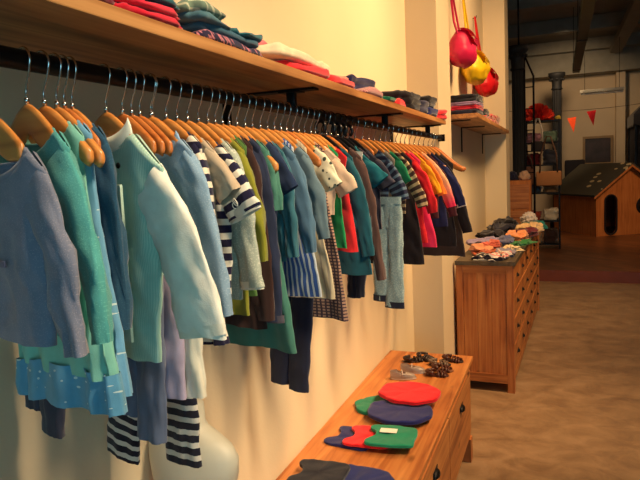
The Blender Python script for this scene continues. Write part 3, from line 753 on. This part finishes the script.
greyl = plain('grey_leather', (110, 90, 78), .4)
for lab, x, y, rz, up, so, sd in (
    ('silver baby shoe at the front of the pair', .175, 2.62, .35, silver, silver, False),
    ('silver baby shoe at the back of the pair', .20, 2.715, .2, silver, silver, False),
    ('black baby sandal at the wall side far corner of the sideboard', .165, 2.875, .5, darkl, darkl, True),
    ('black baby sandal right of its twin at the far edge', .215, 2.92, -.6, darkl, darkl, True),
    ('brown baby sandal nearest of the four on the right', .315, 2.70, .1, brownl, brownl, True),
    ('brown baby sandal second of the four on the right', .325, 2.775, -.1, brownl, tanl, True),
    ('grey brown baby sandal third of the four on the right', .30, 2.85, .15, greyl, darkl, True),
    ('dark strappy baby sandal last of the four at the far edge', .35, 2.925, -.15, brownl, darkl, True)):
    t = thing('baby_sandal' if sd else 'baby_shoe', lab, 'shoe', (x, y, BZ), 0, 'baby shoes on the sideboard')
    shoe(t, (0, 0, 0), rz, up, so, sandal=sd, L=.118 if not sd else .105, W=.05, H=.034)

# mannequin torso standing on the sideboard
t = thing('mannequin_torso', 'white headless child mannequin torso standing on the sideboard by the wall', 'mannequin', (.12, 1.03, BZ))
bm = bmesh.new(); rows = []; n = 36
for z, rx, ry in ((0, .075, .06), (.004, .08, .065), (.06, .082, .066), (.13, .074, .058), (.2, .08, .06), (.27, .092, .062), (.32, .106, .058), (.35, .110, .05), (.37, .098, .042), (.385, .07, .036), (.395, .042, .032), (.405, .031, .03), (.44, .029, .029), (.445, .024, .024)):
    rows.append([bm.verts.new((rx*1.08*math.cos(2*PI*k/n), ry*math.sin(2*PI*k/n), z*1.12)) for k in range(n)])
for a, b in zip(rows, rows[1:]):
    for k in range(n): bm.faces.new((a[k], a[(k+1) % n], b[(k+1) % n], b[k]))
bm.faces.new(rows[0][::-1]); bm.faces.new(rows[-1])
link('torso', bm, M['mannequin'], t)
t.rotation_euler = (0, 0, -.15)

# ------------------------------------------------------------------ tall chest of drawers
t = thing('chest_of_drawers', 'long pine chest of many small drawers with a dark top', 'chest of drawers', (.57, 3.96, 0), -.033)
# local: x from -.37 to 0, y 0..2.4
boxobj('top_slab', M['slab'], (-.37, .012, -.012, 2.42, .84, .868), t, bev=.002)
boxobj('carcass', M['pine_y'], (-.365, -.016, .012, 2.40, .06, .84), t)
for x in (-.365, -.045):
    for y in (0, 2.355): boxobj('corner_post', M['pine'], (x, x+.045, y, y+.05, 0, .84), t, bev=.002)
boxobj('end_rail', M['pine_x'], (-.32, -.045, .001, .02, .06, .12), t, bev=.001)
boxobj('end_rail', M['pine_x'], (-.32, -.045, .001, .02, .79, .84), t, bev=.001)
for i in range(3):
    x = -.318+i*.0905
    boxobj('end_panel', M['pine'], (x, x+.089, .006, .013, .12, .79), t, bev=.0015)
rows_ = ((.14, .30), (.315, .475), (.49, .65), (.665, .825))
for k in range(6):
    y0 = .065+k*.38
    for (z0, z1) in rows_:
        dr = boxobj('drawer', M['pine_y'], (-.016, -.003, y0+.006, y0+.372, z0, z1), t, bev=.003)
        cup(dr, Matrix.Translation((-.003, y0+.19, (z0+z1)/2-.01)), .85)
boxobj('plinth', M['pine_y'], (-.016, -.006, .05, 2.355, .06, .125), t)

# clothes piled on the chest
CG = 'folded clothes on the chest of drawers'
piles = [
 ('navy and white trimmed folded tee nearest on the chest', .40, 4.03, 0, .17, .13, .022, (30, 30, 50), 'h', (225, 220, 210), .05, .8),
 ('white and pink folded tee nearest on the chest at the aisle side', .485, 4.06, .02, .12, .16, .018, (226, 214, 206), 'h', (226, 120, 120), .05, .7),
 ('rust orange folded shirt second row on the chest', .37, 4.24, 0, .16, .15, .03, (184, 92, 58), None, None, .02, .5),
 ('peach folded shirt on the rust orange one', .36, 4.26, .031, .13, .13, .02, (220, 150, 110), None, None, .02, .5),
 ('grey lilac folded shirt second row at the aisle side', .50, 4.22, 0, .1, .14, .04, (132, 126, 146), None, None, .02, .5),
 ('brown folded trousers third row against the wall', .33, 4.46, 0, .18, .17, .032, (96, 58, 46), None, None, .02, .5),
 ('cream folded shirt third row at the aisle side', .51, 4.42, 0, .11, .12, .035, (222, 198, 158), None, None, .02, .5),
 ('salmon folded shirt on the brown trousers', .36, 4.47, .033, .14, .14, .025, (212, 104, 84), None, None, .02, .5),
 ('lavender folded sweater by the wall in the middle of the chest', .30, 4.72, 0, .14, .2, .05, (146, 134, 168), None, None, .02, .5),
 ('blue grey folded sweater in the middle of the chest', .44, 4.70, 0, .12, .18, .05, (88, 92, 128), None, None, .02, .5),
 ('green folded scarf at the aisle side in the middle of the chest', .55, 4.75, 0, .09, .3, .025, (52, 116, 62), None, None, .02, .5),
 ('black folded trousers by the wall past the middle of the chest', .31, 5.02, 0, .17, .22, .07, (30, 26, 34), None, None, .02, .5),
 ('orange beige folded blouse past the middle of the chest', .50, 5.02, 0, .14, .22, .06, (216, 140, 90), None, None, .02, .5),
 ('dark navy folded jumper toward the far end by the wall', .33, 5.36, 0, .18, .26, .09, (26, 26, 42), None, None, .02, .5),
 ('burgundy folded jumper toward the far end at the aisle side', .53, 5.34, 0, .14, .24, .05, (94, 28, 40), None, None, .02, .5),
 ('sand coloured folded jumper at the far end of the chest', .54, 5.68, 0, .15, .24, .06, (206, 172, 124), None, None, .02, .5),
 ('black folded coat at the far end against the wall', .34, 5.72, 0, .18, .28, .11, (24, 22, 28), None, None, .02, .5),
 ('teal folded shirt last on the chest at the aisle side', .57, 5.98, 0, .13, .2, .05, (24, 100, 96), None, None, .02, .5)]
for lab, x, y, z0, dx, dy, h, rgb, pt, r2, p_, du in piles:
    folded('folded_shirt', lab, 'folded clothes', (x+(y-3.96)*.033-.01, y, .8685+z0), (dx, dy, h), c(rgb, pt, r2, p_, du), rnd.uniform(-.5, .5), 3, CG, .035, lumps=.03)

# ------------------------------------------------------------------ alcove shelf + bags
t = thing('alcove_shelf', 'short oak shelf in the alcove above the chest of drawers', 'shelf', (.1, 5.4, 1.80))
boxobj('board', M['shelf'], (.002, .255, -1.33, 1.27, 0, .03), t, bev=.002)
for y in (4.2, 5.03, 6.45):
    boxobj('bracket', M['black'], (.002, .19, y-5.4-.012, y-5.4+.012, -.008, -.0005), t)
    boxobj('bracket', M['black'], (.002, .01, y-5.4-.012, y-5.4+.012, -.2, -.008), t)
AG = 'folded clothes on the alcove shelf'
AZ = 1.831
for lab, y0, y1, z0, h, rgb, pt, r2 in (
 ('dark navy folded jeans lowest of the alcove stack', 4.3, 4.68, 0, .045, (24, 28, 52), None, None),
 ('crimson folded shirt in the alcove stack', 4.32, 4.66, .046, .03, (176, 30, 56), None, None),
 ('lilac folded shirt in the alcove stack', 4.32, 4.66, .077, .025, (132, 110, 150), None, None),
 ('black folded sweater topmost of the alcove stack', 4.33, 4.64, .103, .05, (26, 30, 40), None, None),
 ('green and red patterned folded shirt in the alcove middle', 4.74, 5.1, 0, .04, (170, 60, 60), 'floral', (50, 110, 80)),
 ('charcoal folded sweater topmost in the alcove middle', 4.76, 5.08, .041, .045, (40, 44, 52), None, None),
 ('red patterned folded scarf beyond the charcoal sweater', 5.2, 5.5, 0, .08, (190, 50, 60), 'floral', (224, 190, 160)),
 ('pale pink patterned folded blanket last on the alcove shelf', 5.6, 5.95, 0, .09, (222, 150, 130), 'floral', (120, 60, 60))):
    folded('folded_shirt', lab, 'folded clothes', (.225, (y0+y1)/2, AZ+z0), (.2, y1-y0, h), c(rgb, pt, r2, .02, .35), 0, 2, AG, .012)
def bag(label, Y, ztop, rgb, w, h, hookz, flap=True):
    t = thing('handbag', label, 'handbag', (.1, Y, ztop-h), 0, 'bags hanging on the alcove wall')
    m = plain('bag_leather', rgb, .5, var=.1, bump=.2)
    bm = bmesh.new(); rows = []; n = 32
    for i in range(15):
        t_ = i/14; z = h*t_
        ww = w/2*(.82+.3*math.sin(PI*min(1, t_*1.1))**.8)*(1-.12*t_); dd = .02+.085*math.sin(PI*(t_*.85+.08))**.8
        if i == 0: ww *= .7; dd *= .6
        rows.append([bm.verts.new((.11+dd*math.sin(2*PI*k/n)*(1+.3*nz(k*.4, t_*4, Y)), ww*math.cos(2*PI*k/n)*(1+.12*nz(k*.3, t_*5, Y+3)), z+.012*nz(k*.3, Y, t_*3))) for k in range(n)])
    for a, b in zip(rows, rows[1:]):
        for k in range(n): bm.faces.new((a[k], a[(k+1) % n], b[(k+1) % n], b[k]))
    bm.faces.new(rows[0][::-1]); bm.faces.new(rows[-1])
    link('pouch', bm, m, t)
    bm = bmesh.new(); rows = []
    for i in range(8):
        a = PI*.62*i/7
        rows.append([bm.verts.new((.105+.1*math.sin(a)+.008, w*.5*(j/8-.5)*1.7*(1-.12*i/7), h*.72+.34*h*math.cos(a)*.9)) for j in range(9)])
    for a, b in zip(rows, rows[1:]):
        for j in range(8): bm.faces.new((a[j], a[j+1], b[j+1], b[j]))
    bmesh.ops.solidify(bm, geom=bm.faces[:], thickness=.006)
    link('flap', bm, m, t)
    bm = bmesh.new()
    tube(bm, [(.10, -w*.42, h*.85), (.07, -w*.3, h+.06), (.02, -.01, hookz-ztop+h), (.02, .01, hookz-ztop+h), (.07, w*.3, h+.06), (.10, w*.42, h*.85)], .008, 8)
    link('strap', bm, m, t)
    bm = bmesh.new(); tube(bm, [(.001, 0, hookz-ztop+h-.01), (.03, 0, hookz-ztop+h-.01), (.035, 0, hookz-ztop+h+.012)], .004, 8); link('wall_hook', bm, M['black'], t)
bag('magenta handbag hanging leftmost on the alcove wall', 4.45, 2.43, (214, 30, 84), .34, .235, 2.86)
bag('yellow handbag hanging between the magenta and red bags', 5.12, 2.39, (226, 186, 16), .42, .24, 2.9)
bag('red handbag hanging rightmost on the alcove wall', 5.9, 2.37, (214, 22, 34), .42, .24, 2.86)

# ------------------------------------------------------------------ hall: columns, rack, playhouse...
def column(label, x, y, z1, r):
    t = thing('iron_column', label, 'column', (x, y, .14))
    H = z1-.14
    bm = bmesh.new(); lathe(bm, [(r*1.7, 0), (r*1.7, .12), (r*1.35, .16), (r*1.45, .22), (r*1.1, .27)], 24); link('base', bm, M['iron'], t)
    bm = bmesh.new(); n = 48; rows = []
    for z in (.27, H-.32):
        rows.append([bm.verts.new(((r if k % 4 < 2 else r*.9)*math.cos(2*PI*k/n), (r if k % 4 < 2 else r*.9)*math.sin(2*PI*k/n), z)) for k in range(n)])
    for k in range(n): bm.faces.new((rows[0][k], rows[0][(k+1) % n], rows[1][(k+1) % n], rows[1][k]))
    link('shaft', bm, M['iron'], t, False)
    bm = bmesh.new(); lathe(bm, [(r*1.05, H-.33), (r*1.3, H-.31), (r*1.05, H-.28), (r*1.1, H-.18), (r*1.5, H-.09), (r*1.85, H-.06), (r*1.85, H)], 24)
    for k in range(8):
        a = 2*PI*k/8; bmesh.ops.create_icosphere(bm, subdivisions=1, radius=r*.35, matrix=Matrix.Translation((r*1.45*math.cos(a), r*1.45*math.sin(a), H-.13)))
    link('capital', bm, M['iron'], t)
    return t
column('near black cast iron column beside the alcove wall', .31, 8.9, 3.08, .078)
t = column('far black cast iron column behind the playhouse roof', .80, 12.9, 3.2, .085)
t = thing('ceiling_rod', 'thin black rod from the near column up to the ceiling', 'rod', (.33, 8.9, 3.0815))
bm = bmesh.new(); tube(bm, [(0, 0, 0), (0, 0, .87)], .012, 8); link('rod', bm, M['black'], t)
# ladder stand beside near column
t = thing('metal_ladder_stand', 'tall thin black metal ladder frame beside the near column', 'stand', (.44, 9.1, .14))
bm = bmesh.new(); tube(bm, [(-.05, 0, 0), (-.05, 0, 2.85)], .014, 8); link('upright', bm, M['black'], t)
bm = bmesh.new(); tube(bm, [(.07, .0, 0), (.07, 0, 2.55), (-.05, 0, 2.85)], .014, 8); link('upright', bm, M['black'], t)
for k in range(8):
    bm = bmesh.new(); tube(bm, [(-.05, 0, .3+k*.3), (.07, 0, .3+k*.3)], .008, 6); link('rung', bm, M['black'], t)
# display rack
RX, RY = .60, 10.0
t = thing('display_rack', 'black metal display rack holding bags beside the playhouse', 'rack', (RX, RY, .14))
for x in (-.24, .24):
    for y in (-.15, .15):
        bm = bmesh.new(); box(bm, x-.014, x+.014, y-.014, y+.014, 0, 1.98); link('upright', bm, M['black'], t, False)
for z in (.06, .42, .85, 1.28, 1.62, 1.95):
    boxobj('shelf', M['black'], (-.255, .255, -.165, .165, z, z+.022), t)
def blob(name, label, cat, loc, r, mat, sc=(1, 1, 1), rough=.25, f=3, sub=4, group=None):
    bm = bmesh.new(); bmesh.ops.create_icosphere(bm, subdivisions=sub, radius=r)
    for v in bm.verts:
        k = 1+rough*nz(v.co.x*f/r+loc[0]*5, v.co.y*f/r+loc[1]*5, v.co.z*f/r)
        v.co = Vector((v.co.x*sc[0]*k, v.co.y*sc[1]*k, max(-r*.6, v.co.z)*sc[2]*k))
    zm = min(v.co.z for v in bm.verts)
    for v in bm.verts: v.co.z -= zm
    o = link(name, bm, mat); o.location = loc; return tag(o, label, cat, group)
# paper pompom of many petals
bm = bmesh.new()
for k in range(170):
    a = rnd.uniform(0, 2*PI); e = rnd.uniform(-.1, PI/2); d_ = Vector((math.cos(a)*math.cos(e), math.sin(a)*math.cos(e), math.sin(e)))
    u = d_.orthogonal().normalized(); u.rotate(Matrix.Rotation(rnd.uniform(0, 6.28), 3, d_)); v_ = d_.cross(u)
    R_ = Vector((.25*d_.x, .16*d_.y, .24*d_.z))
    q = [R_*.15, R_*.75+u*.05, R_*1.02+v_*.03, R_*.9-u*.045]
    vs = [bm.verts.new(p_+Vector((0, 0, .03))) for p_ in q]; bm.faces.new(vs)
for v in bm.verts: v.co.z = max(.001, v.co.z)
o = link('paper_pompom', bm, plain('orange_tissue', (246, 62, 34), .8), smooth=False); o.location = (RX-.07, RY, .14+1.973)
tag(o, 'orange red tissue paper pompom on top of the display rack', 'decoration')
blob('paper_pompom', 'small yellow green paper pompom on top of the display rack', 'decoration', (RX+.225, RY, 2.113), .035, plain('yellow_tissue', (190, 160, 50), .8), rough=.6, f=4)
def tote(label, x, y, z, w, h, rgb, strap_rgb, sh=.3):
    t = thing('tote_bag', label, 'bag', (x, y, z), 0, 'bags on the display rack')
    m = plain('tote_cloth', rgb, .8, bump=.2)
    bm = bmesh.new(); box(bm, -w/2, w/2, -.035, .035, 0, h, bev=.02); link('pouch', bm, m, t)
    bm = bmesh.new(); tube(bm, [(-w*.35, -.037, h*.9), (-w*.3, -.03, h+sh*.5), (-w*.08, 0, h+sh), (w*.08, 0, h+sh), (w*.3, -.03, h+sh*.5), (w*.35, -.037, h*.9)], .012, 8)
    link('strap', bm, plain('strap_cloth', strap_rgb, .8), t)
tote('tan shoulder bag with long straps hanging on the rack front', .69, 9.74, 1.12, .36, .22, (176, 116, 66), (90, 60, 40), .52)
tote('dark bag with white straps hanging high on the rack front', .54, 9.79, 1.64, .2, .16, (36, 28, 30), (214, 200, 180), .34)
tote('brown leather bag hanging left on the rack front', .37, 9.79, 1.14, .24, .28, (96, 58, 36), (60, 40, 30), .2)
cols = [((196, 150, 104), 'tan'), ((60, 40, 36), 'dark brown'), ((150, 60, 44), 'rust'), ((206, 192, 168), 'cream'), ((60, 70, 84), 'slate'), ((140, 104, 70), 'khaki'), ((110, 36, 40), 'burgundy'), ((44, 44, 52), 'charcoal'), ((170, 120, 130), 'dusty pink'), ((90, 110, 90), 'sage')]
lv = [(.082, 'bottom shelf'), (.442, 'second shelf from below'), (.872, 'middle shelf'), (1.302, 'second shelf from the top'), (1.642, 'shelf just under the top')]
i = 0
for z, nm in lv:
    for x, pos in ((-.13, 'left'), (.11, 'right')):
        rgb, cn = cols[i % 10]; i += 1
        folded('folded_bag', '%s folded pouch at the %s of the rack %s' % (cn, pos, nm), 'pouch', (RX+x, RY, .14+z+.001), (.2, .24, .12+.04*(i % 3)), c(rgb), 0, 2, 'pouches on the display rack', .02, lumps=.03)
# orange wooden cabinet with goods left of the rack
t = thing('tall_cabinet', 'orange wooden cabinet glimpsed beyond the alcove wall', 'cabinet', (.30, 8.25, .14))
boxobj('carcass', M['house'], (-.25, .2, -.15, .2, 0, 1.12), t, bev=.004)
for k in range(3):
    boxobj('drawer', M['pine_x'], (-.23, .18, -.162, -.15, .08+k*.34, .39+k*.34), t, bev=.004)
for lab, x, y, r, rgb in (('cream knitted hat on the orange cabinet', .42, 8.2, .07, (200, 160, 130)), ('dark blue knitted hat on the orange cabinet', 0.26, 8.3, .07, (30, 34, 60)), ('rust red knitted hat on the orange cabinet', .12, 8.2, .06, (150, 60, 50))):
    blob('knitted_hat', lab, 'hat', (x, y, 1.261), r, c(rgb), group='hats on the orange cabinet')
# clothes heap at the end of the chest: low table behind it
blob('plush_toy', 'white and blue stuffed toy at the far end of the chest', 'toy', (.56, 6.24, .8685), .07, c((190, 180, 176), 'floral', (40, 60, 110), .05, .4), rough=.6)
# playhouse
hx, hy = 1.43, 11.46
ang = math.atan2(.52, .86)     # direction of the front wall
t = thing('playhouse', 'orange cardboard playhouse with oval door and dark shingled roof', 'playhouse', (hx, hy, .14), ang)
Wd, Dp, wh_, pk = 1.25, 1.35, .76, 1.22    # local x: width, local y: depth
def oval(cx, cz, rx, rz_, n=28, sq=0):
    return [(cx+rx*math.cos(2*PI*k/n), cz+math.copysign(rz_*abs(math.sin(2*PI*k/n))**1, math.sin(2*PI*k/n))+(sq if math.sin(2*PI*k/n) > 1e-6 else -sq if math.sin(2*PI*k/n) < -1e-6 else 0)) for k in range(n)]
def wall_with_holes(name, outline, holes, y0, y1, mat, parent):
    cu = bpy.data.curves.new(name, 'CURVE'); cu.dimensions = '2D'; cu.fill_mode = 'BOTH'; cu.extrude = (y1-y0)/2
    for ring in [outline]+holes:
        s = cu.splines.new('POLY'); s.points.add(len(ring)-1)
        for p_, (a, b) in zip(s.points, ring): p_.co = (a, b, 0, 1)
        s.use_cyclic_u = True
    tmp = bpy.data.objects.new(name, cu); COL.objects.link(tmp)
    dg = bpy.context.evaluated_depsgraph_get(); me = bpy.data.meshes.new_from_object(tmp.evaluated_get(dg))
    bpy.data.objects.remove(tmp)
    me.transform(Matrix.Translation((0, (y0+y1)/2, 0)) @ Matrix.Rotation(PI/2, 4, 'X'))
    me.materials.clear(); me.materials.append(mat)
    o = bpy.data.objects.new(name, me); COL.objects.link(o); o.parent = parent
    return o
door = oval(.28, .37, .115, .115, 28, .23)
win = oval(.93, .50, .14, .14)
wall_with_holes('front_wall', [(0, 0), (Wd, 0), (Wd, wh_), (Wd/2, pk), (0, wh_)], [door, win], 0, .03, M['house'], t)
boxobj('side_wall', M['house'], (0, .03, .03, Dp-.03, 0, wh_), t); boxobj('side_wall', M['house'], (Wd-.03, Wd, .03, Dp-.03, 0, wh_), t)
wall_with_holes('rear_wall', [(0, 0), (Wd, 0), (Wd, wh_), (Wd/2, pk), (0, wh_)], [], Dp-.03, Dp, M['house'], t)
def ringtube(name, pts2, y, r, mat):
    bm = bmesh.new(); tube(bm, [(a, y, b) for a, b in pts2]+[(pts2[0][0], y, pts2[0][1])], r, 6, False); return link(name, bm, mat, t)
ringtube('door_trim', door, -.004, .016, M['dark']); ringtube('window_trim', win, -.004, .02, M['dark'])
roofm, nt, b = new_mat('roof_shingle'); 
tc = nt.nodes.new('ShaderNodeTexCoord'); v = nt.nodes.new('ShaderNodeTexVoronoi'); v.inputs['Scale'].default_value = 5; v.inputs['Randomness'].default_value = 1
mp = nt.nodes.new('ShaderNodeMapping'); mp.inputs['Scale'].default_value = (1.8, .8, .5); nt.links.new(tc.outputs['Object'], mp.inputs['Vector']); nt.links.new(mp.outputs['Vector'], v.inputs['Vector'])
g = nt.nodes.new('ShaderNodeMath'); g.operation = 'LESS_THAN'; g.inputs[1].default_value = .24; nt.links.new(v.outputs['Distance'], g.inputs[0])
mp2 = nt.nodes.new('ShaderNodeSeparateXYZ'); nt.links.new(tc.outputs['Object'], mp2.inputs[0])
g2 = nt.nodes.new('ShaderNodeMath'); g2.operation = 'LESS_THAN'; g2.inputs[1].default_value = .55; nt.links.new(mp2.outputs[1], g2.inputs[0])
g3 = nt.nodes.new('ShaderNodeMath'); g3.operation = 'MULTIPLY'; nt.links.new(g.outputs[0], g3.inputs[0]); nt.links.new(g2.outputs[0], g3.inputs[1])
mx = nt.nodes.new('ShaderNodeMix'); mx.data_type = 'RGBA'; mx.inputs[6].default_value = s2l((62, 60, 50)); mx.inputs[7].default_value = s2l((186, 170, 130))
nt.links.new(g3.outputs[0], mx.inputs[0]); nt.links.new(mx.outputs[2], b.inputs['Base Color']); b.inputs['Roughness'].default_value = .8
sl_ = (pk-wh_)/(Wd/2)
bm = bmesh.new()
prism(bm, [(-.1, wh_-.1*sl_+.01), (Wd/2, pk+.01), (Wd/2, pk+.045), (-.1, wh_-.1*sl_+.045)], -.1, Dp+.08, 'Y'); link('roof_panel', bm, roofm, t, False)
bm = bmesh.new()
prism(bm, [(Wd+.1, wh_-.1*sl_+.01), (Wd/2, pk+.01), (Wd/2, pk+.045), (Wd+.1, wh_-.1*sl_+.045)], -.1, Dp+.08, 'Y'); link('roof_panel', bm, roofm, t, False)
bm = bmesh.new(); prism(bm, [(-.1, wh_-.1*sl_-.03), (Wd/2, pk-.03), (Wd+.1, wh_-.1*sl_-.03), (Wd+.1, wh_-.1*sl_+.01), (Wd/2, pk+.01), (-.1, wh_-.1*sl_+.01)], -.1, -.085, 'Y'); link('gable_trim', bm, M['house'], t, False)
# pennants on a string
bm = bmesh.new(); pts = [(-1.4+7.4*i/24, 12.5, 2.42+.9*((i-8.6)/15)**2) for i in range(25)]; tube(bm, pts, .004, 6)
o = link('bunting_string', bm, M['black']); tag(o, 'thin string of bunting across the back of the hall', 'string')
for lab, x, z, rgb, tl in (('crimson triangular pennant at the right of the far column', 1.40, 2.36, (196, 30, 40), .25), ('orange triangular pennant half behind the far column', 1.06, 2.26, (240, 84, 40), .1)):
    bm = bmesh.new(); prism(bm, [(-.08, 0), (.08, .02), (.035, -.27)], -.002, .002, 'Y'); o = link('pennant', bm, c(rgb), smooth=False); o.location = (x, 12.47, z+.02)
    tag(o, lab, 'pennant', 'pennants on the string')
# picture frame leaning at the back wall
t = thing('framed_picture', 'dark framed picture on the back wall above the playhouse', 'picture', (1.61, 14.38, 1.36))
bm = bmesh.new()
for b_ in ((-.3, -.25, -.03, .015, 0, .62), (.25, .3, -.03, .015, 0, .62), (-.25, .25, -.03, .015, 0, .05), (-.25, .25, -.03, .015, .57, .62)): box(bm, *b_)
link('frame', bm, plain('old_gilt', (130, 104, 66), .5), t, False)
boxobj('canvas', plain('dark_canvas', (40, 24, 26), .5, var=.9, vscale=5), (-.25, .25, -.005, .01, .05, .57), t)
# dark plush / chair backs behind playhouse
t = thing('black_armchair', 'black high backed chair standing behind the playhouse', 'chair', (1.14, 13.75, .14))
bm = bmesh.new(); box(bm, -.2, .2, .1, .18, .42, 1.35, bev=.035); link('backrest', bm, M['dark'], t)
bm = bmesh.new(); box(bm, -.23, .23, -.3, .18, .34, .42, bev=.03); link('seat', bm, M['dark'], t)
for x in (-.2, .16):
    for y in (-.28, .12): boxobj('leg', M['dark'], (x, x+.04, y, y+.04, 0, .34), t)
# wall pipe / light fixture on back
t = thing('fluorescent_fixture', 'long unlit fluorescent fixture high at the back of the hall', 'light fixture', (1.55, 12, 2.66))
boxobj('housing', plain('fixture_metal', (170, 166, 150), .5), (-.36, .36, -.04, .04, .02, .075), t, bev=.006)
bm = bmesh.new(); tube(bm, [(-.34, 0, 0), (.34, 0, 0)], .016, 10); link('lamp_tube', bm, M['white'], t)
for x in (-.28, .28):
    bm = bmesh.new(); tube(bm, [(x, 0, .075), (x, 0, 1.36)], .004, 6); link('suspension_wire', bm, M['black'], t)
t = thing('ceiling_duct', 'grey green duct running along the hall under the ceiling', 'duct', (1.12, 6.0, 3.0))
bm = bmesh.new(); box(bm, -.06, .06, -.4, 5.6, 0, .10, bev=.01); link('duct_body', bm, plain('duct_paint', (84, 92, 78), .6), t, False)
for y in (0, 2.5, 5.2):
    bm = bmesh.new(); box(bm, -.065, .065, y, y+.03, -.01, .11); tube(bm, [(-.05, y+.015, .1), (-.05, y+.015, 1.08)], .005, 6); tube(bm, [(.05, y+.015, .1), (.05, y+.015, 1.08)], .005, 6); link('hanger_strap', bm, M['black'], t, False)
# market canopy at right
t = thing('market_canopy', 'dark grey fabric canopy stall with scalloped edge at the right', 'canopy', (2.78, 13.6, .14))
fab = c((44, 42, 46))
bm = bmesh.new(); rows = []
apex = (0, 0, 2.25)
n = 40
def sq(k, r):
    a = 2*PI*k/n+PI/4; q = r/max(abs(math.cos(a)), abs(math.sin(a))); return q*math.cos(a), q*math.sin(a)
rows = []
for i, (r, z) in enumerate(((.02, 2.75), (.2, 2.58), (.4, 2.4), (.62, 2.17))):
    rows.append([bm.verts.new((*sq(k, r), z)) for k in range(n)])
rows.append([bm.verts.new((*sq(k, .625), 1.98-(.05 if k % 2 else 0))) for k in range(n)])
for a, b_ in zip(rows, rows[1:]):
    for k in range(n): bm.faces.new((a[k], a[(k+1) % n], b_[(k+1) % n], b_[k]))
bm.faces.new(rows[0][::-1]); link('fabric_top', bm, fab, t, False)
for x in (-.58, .58):
    for y in (-.58, .58): boxobj('pole', M['black'], (x-.02, x+.02, y-.02, y+.02, 0, 2.15), t)
bm = bmesh.new(); pp = [(-.54+1.08*i/60, -.56+.025*math.sin(i*.9)) for i in range(61)]
prism(bm, pp+[(a, b_+.012) for a, b_ in pp[::-1]], .02, 2.1, 'Z'); link('curtain', bm, fab, t, False)
bm = bmesh.new(); pp = [(-.56+.025*math.sin(i*.9), -.52+1.04*i/60) for i in range(61)]
prism(bm, pp+[(a+.012, b_) for a, b_ in pp[::-1]], .02, 2.1, 'Z'); link('curtain', bm, fab, t, False)

# ------------------------------------------------------------------ lights
def area(name, loc, target, size, power, col, sy=None):
    L = bpy.data.lights.new(name, 'AREA'); L.energy = power; L.color = col; L.size = size
    if sy: L.shape = 'RECTANGLE'; L.size_y = sy
    o = bpy.data.objects.new(name, L); COL.objects.link(o); o.location = loc
    o.rotation_euler = (Vector(target)-Vector(loc)).to_track_quat('-Z', 'Y').to_euler(); return o
def spot(name, loc, target, power, col, ang=70, blend=.8, r=.06):
    L = bpy.data.lights.new(name, 'SPOT'); L.energy = power; L.color = col; L.spot_size = math.radians(ang); L.spot_blend = blend; L.shadow_soft_size = r
    o = bpy.data.objects.new(name, L); COL.objects.link(o); o.location = loc
    o.rotation_euler = (Vector(target)-Vector(loc)).to_track_quat('-Z', 'Y').to_euler(); return o
WARM = (1, .62, .30)
spot('shop_spot', (2.0, 2.0, 3.5), (.1, 2.35, 2.0), 460, WARM, 60, r=.3)
spot('shop_spot', (2.0, 3.3, 3.5), (.1, 3.4, 1.6), 420, WARM, 85, r=.3)
spot('shop_spot', (1.6, 4.2, 3.6), (.2, 6.2, 1.7), 330, WARM, 80, r=.3)
spot('shop_spot', (1.4, 3.6, 3.6), (.9, 4.8, 0), 180, WARM, 80, r=.3)
spot('shop_spot', (1.9, .6, 3.3), (.42, 1.1, 1.38), 430, (1, .74, .46), 46, r=.3)  # added spot, warms and brightens the mint shirt and nearest clothes
spot('hall_spot', (3.0, 8.6, 3.5), (1.8, 11.4, .5), 190, (1, .56, .25), 50, r=.2)
spot('hall_spot', (.9, 11.2, 3.5), (1.0, 14.3, 2.0), 170, (1, .66, .36), 80, r=.2)
spot('hall_spot', (1.5, 8.4, 3.6), (.6, 10.0, 1.7), 110, (1, .66, .38), 34, r=.15)  # added spot to brighten the rack and pompom, no fixture modelled
area('hall_fill', (2.5, 10, 3.55), (2.5, 10, 0), 3, 18, (1, .66, .4), 4)  # added warm fill under the hall ceiling, lifts the dark hall
area('teal_fill', (3.0, -2.9, 1.5), (.6, 1.5, 1.45), 4.4, 40, (.30, .86, 1), 1.6)  # added fill lamp inside the shop front, gives the near side its teal cast

w = bpy.data.worlds.new('World'); C.world = w; w.use_nodes = True
w.node_tree.nodes['Background'].inputs[0].default_value = (.35, .55, .8, 1); w.node_tree.nodes['Background'].inputs[1].default_value = .6

# ------------------------------------------------------------------ camera
cam = bpy.data.cameras.new('Camera'); co = bpy.data.objects.new('Camera', cam); COL.objects.link(co); C.camera = co
cam.sensor_width = 36; cam.lens = 33.75; cam.shift_y = -13/640; cam.clip_start = .05
pitch = math.radians(5.37642); yaw = math.radians(21.93517); roll = math.radians(2.5)
F = Vector((-math.sin(yaw)*math.cos(pitch), math.cos(yaw)*math.cos(pitch), -math.sin(pitch)))
R0 = Vector((math.cos(yaw), math.sin(yaw), 0)); U0 = R0.cross(F)
R = math.cos(roll)*R0-math.sin(roll)*U0; U = math.sin(roll)*R0+math.cos(roll)*U0
co.matrix_world = Matrix(((R.x, U.x, -F.x, .85), (R.y, U.y, -F.y, 0), (R.z, U.z, -F.z, 1.5), (0, 0, 0, 1)))
C.view_settings.view_transform = 'Standard'; C.view_settings.look = 'None'; C.view_settings.gamma = 1; C.view_settings.use_curve_mapping = False
C.view_settings.exposure = 0
C.cycles.use_denoising = True
C.cycles.max_bounces = 8
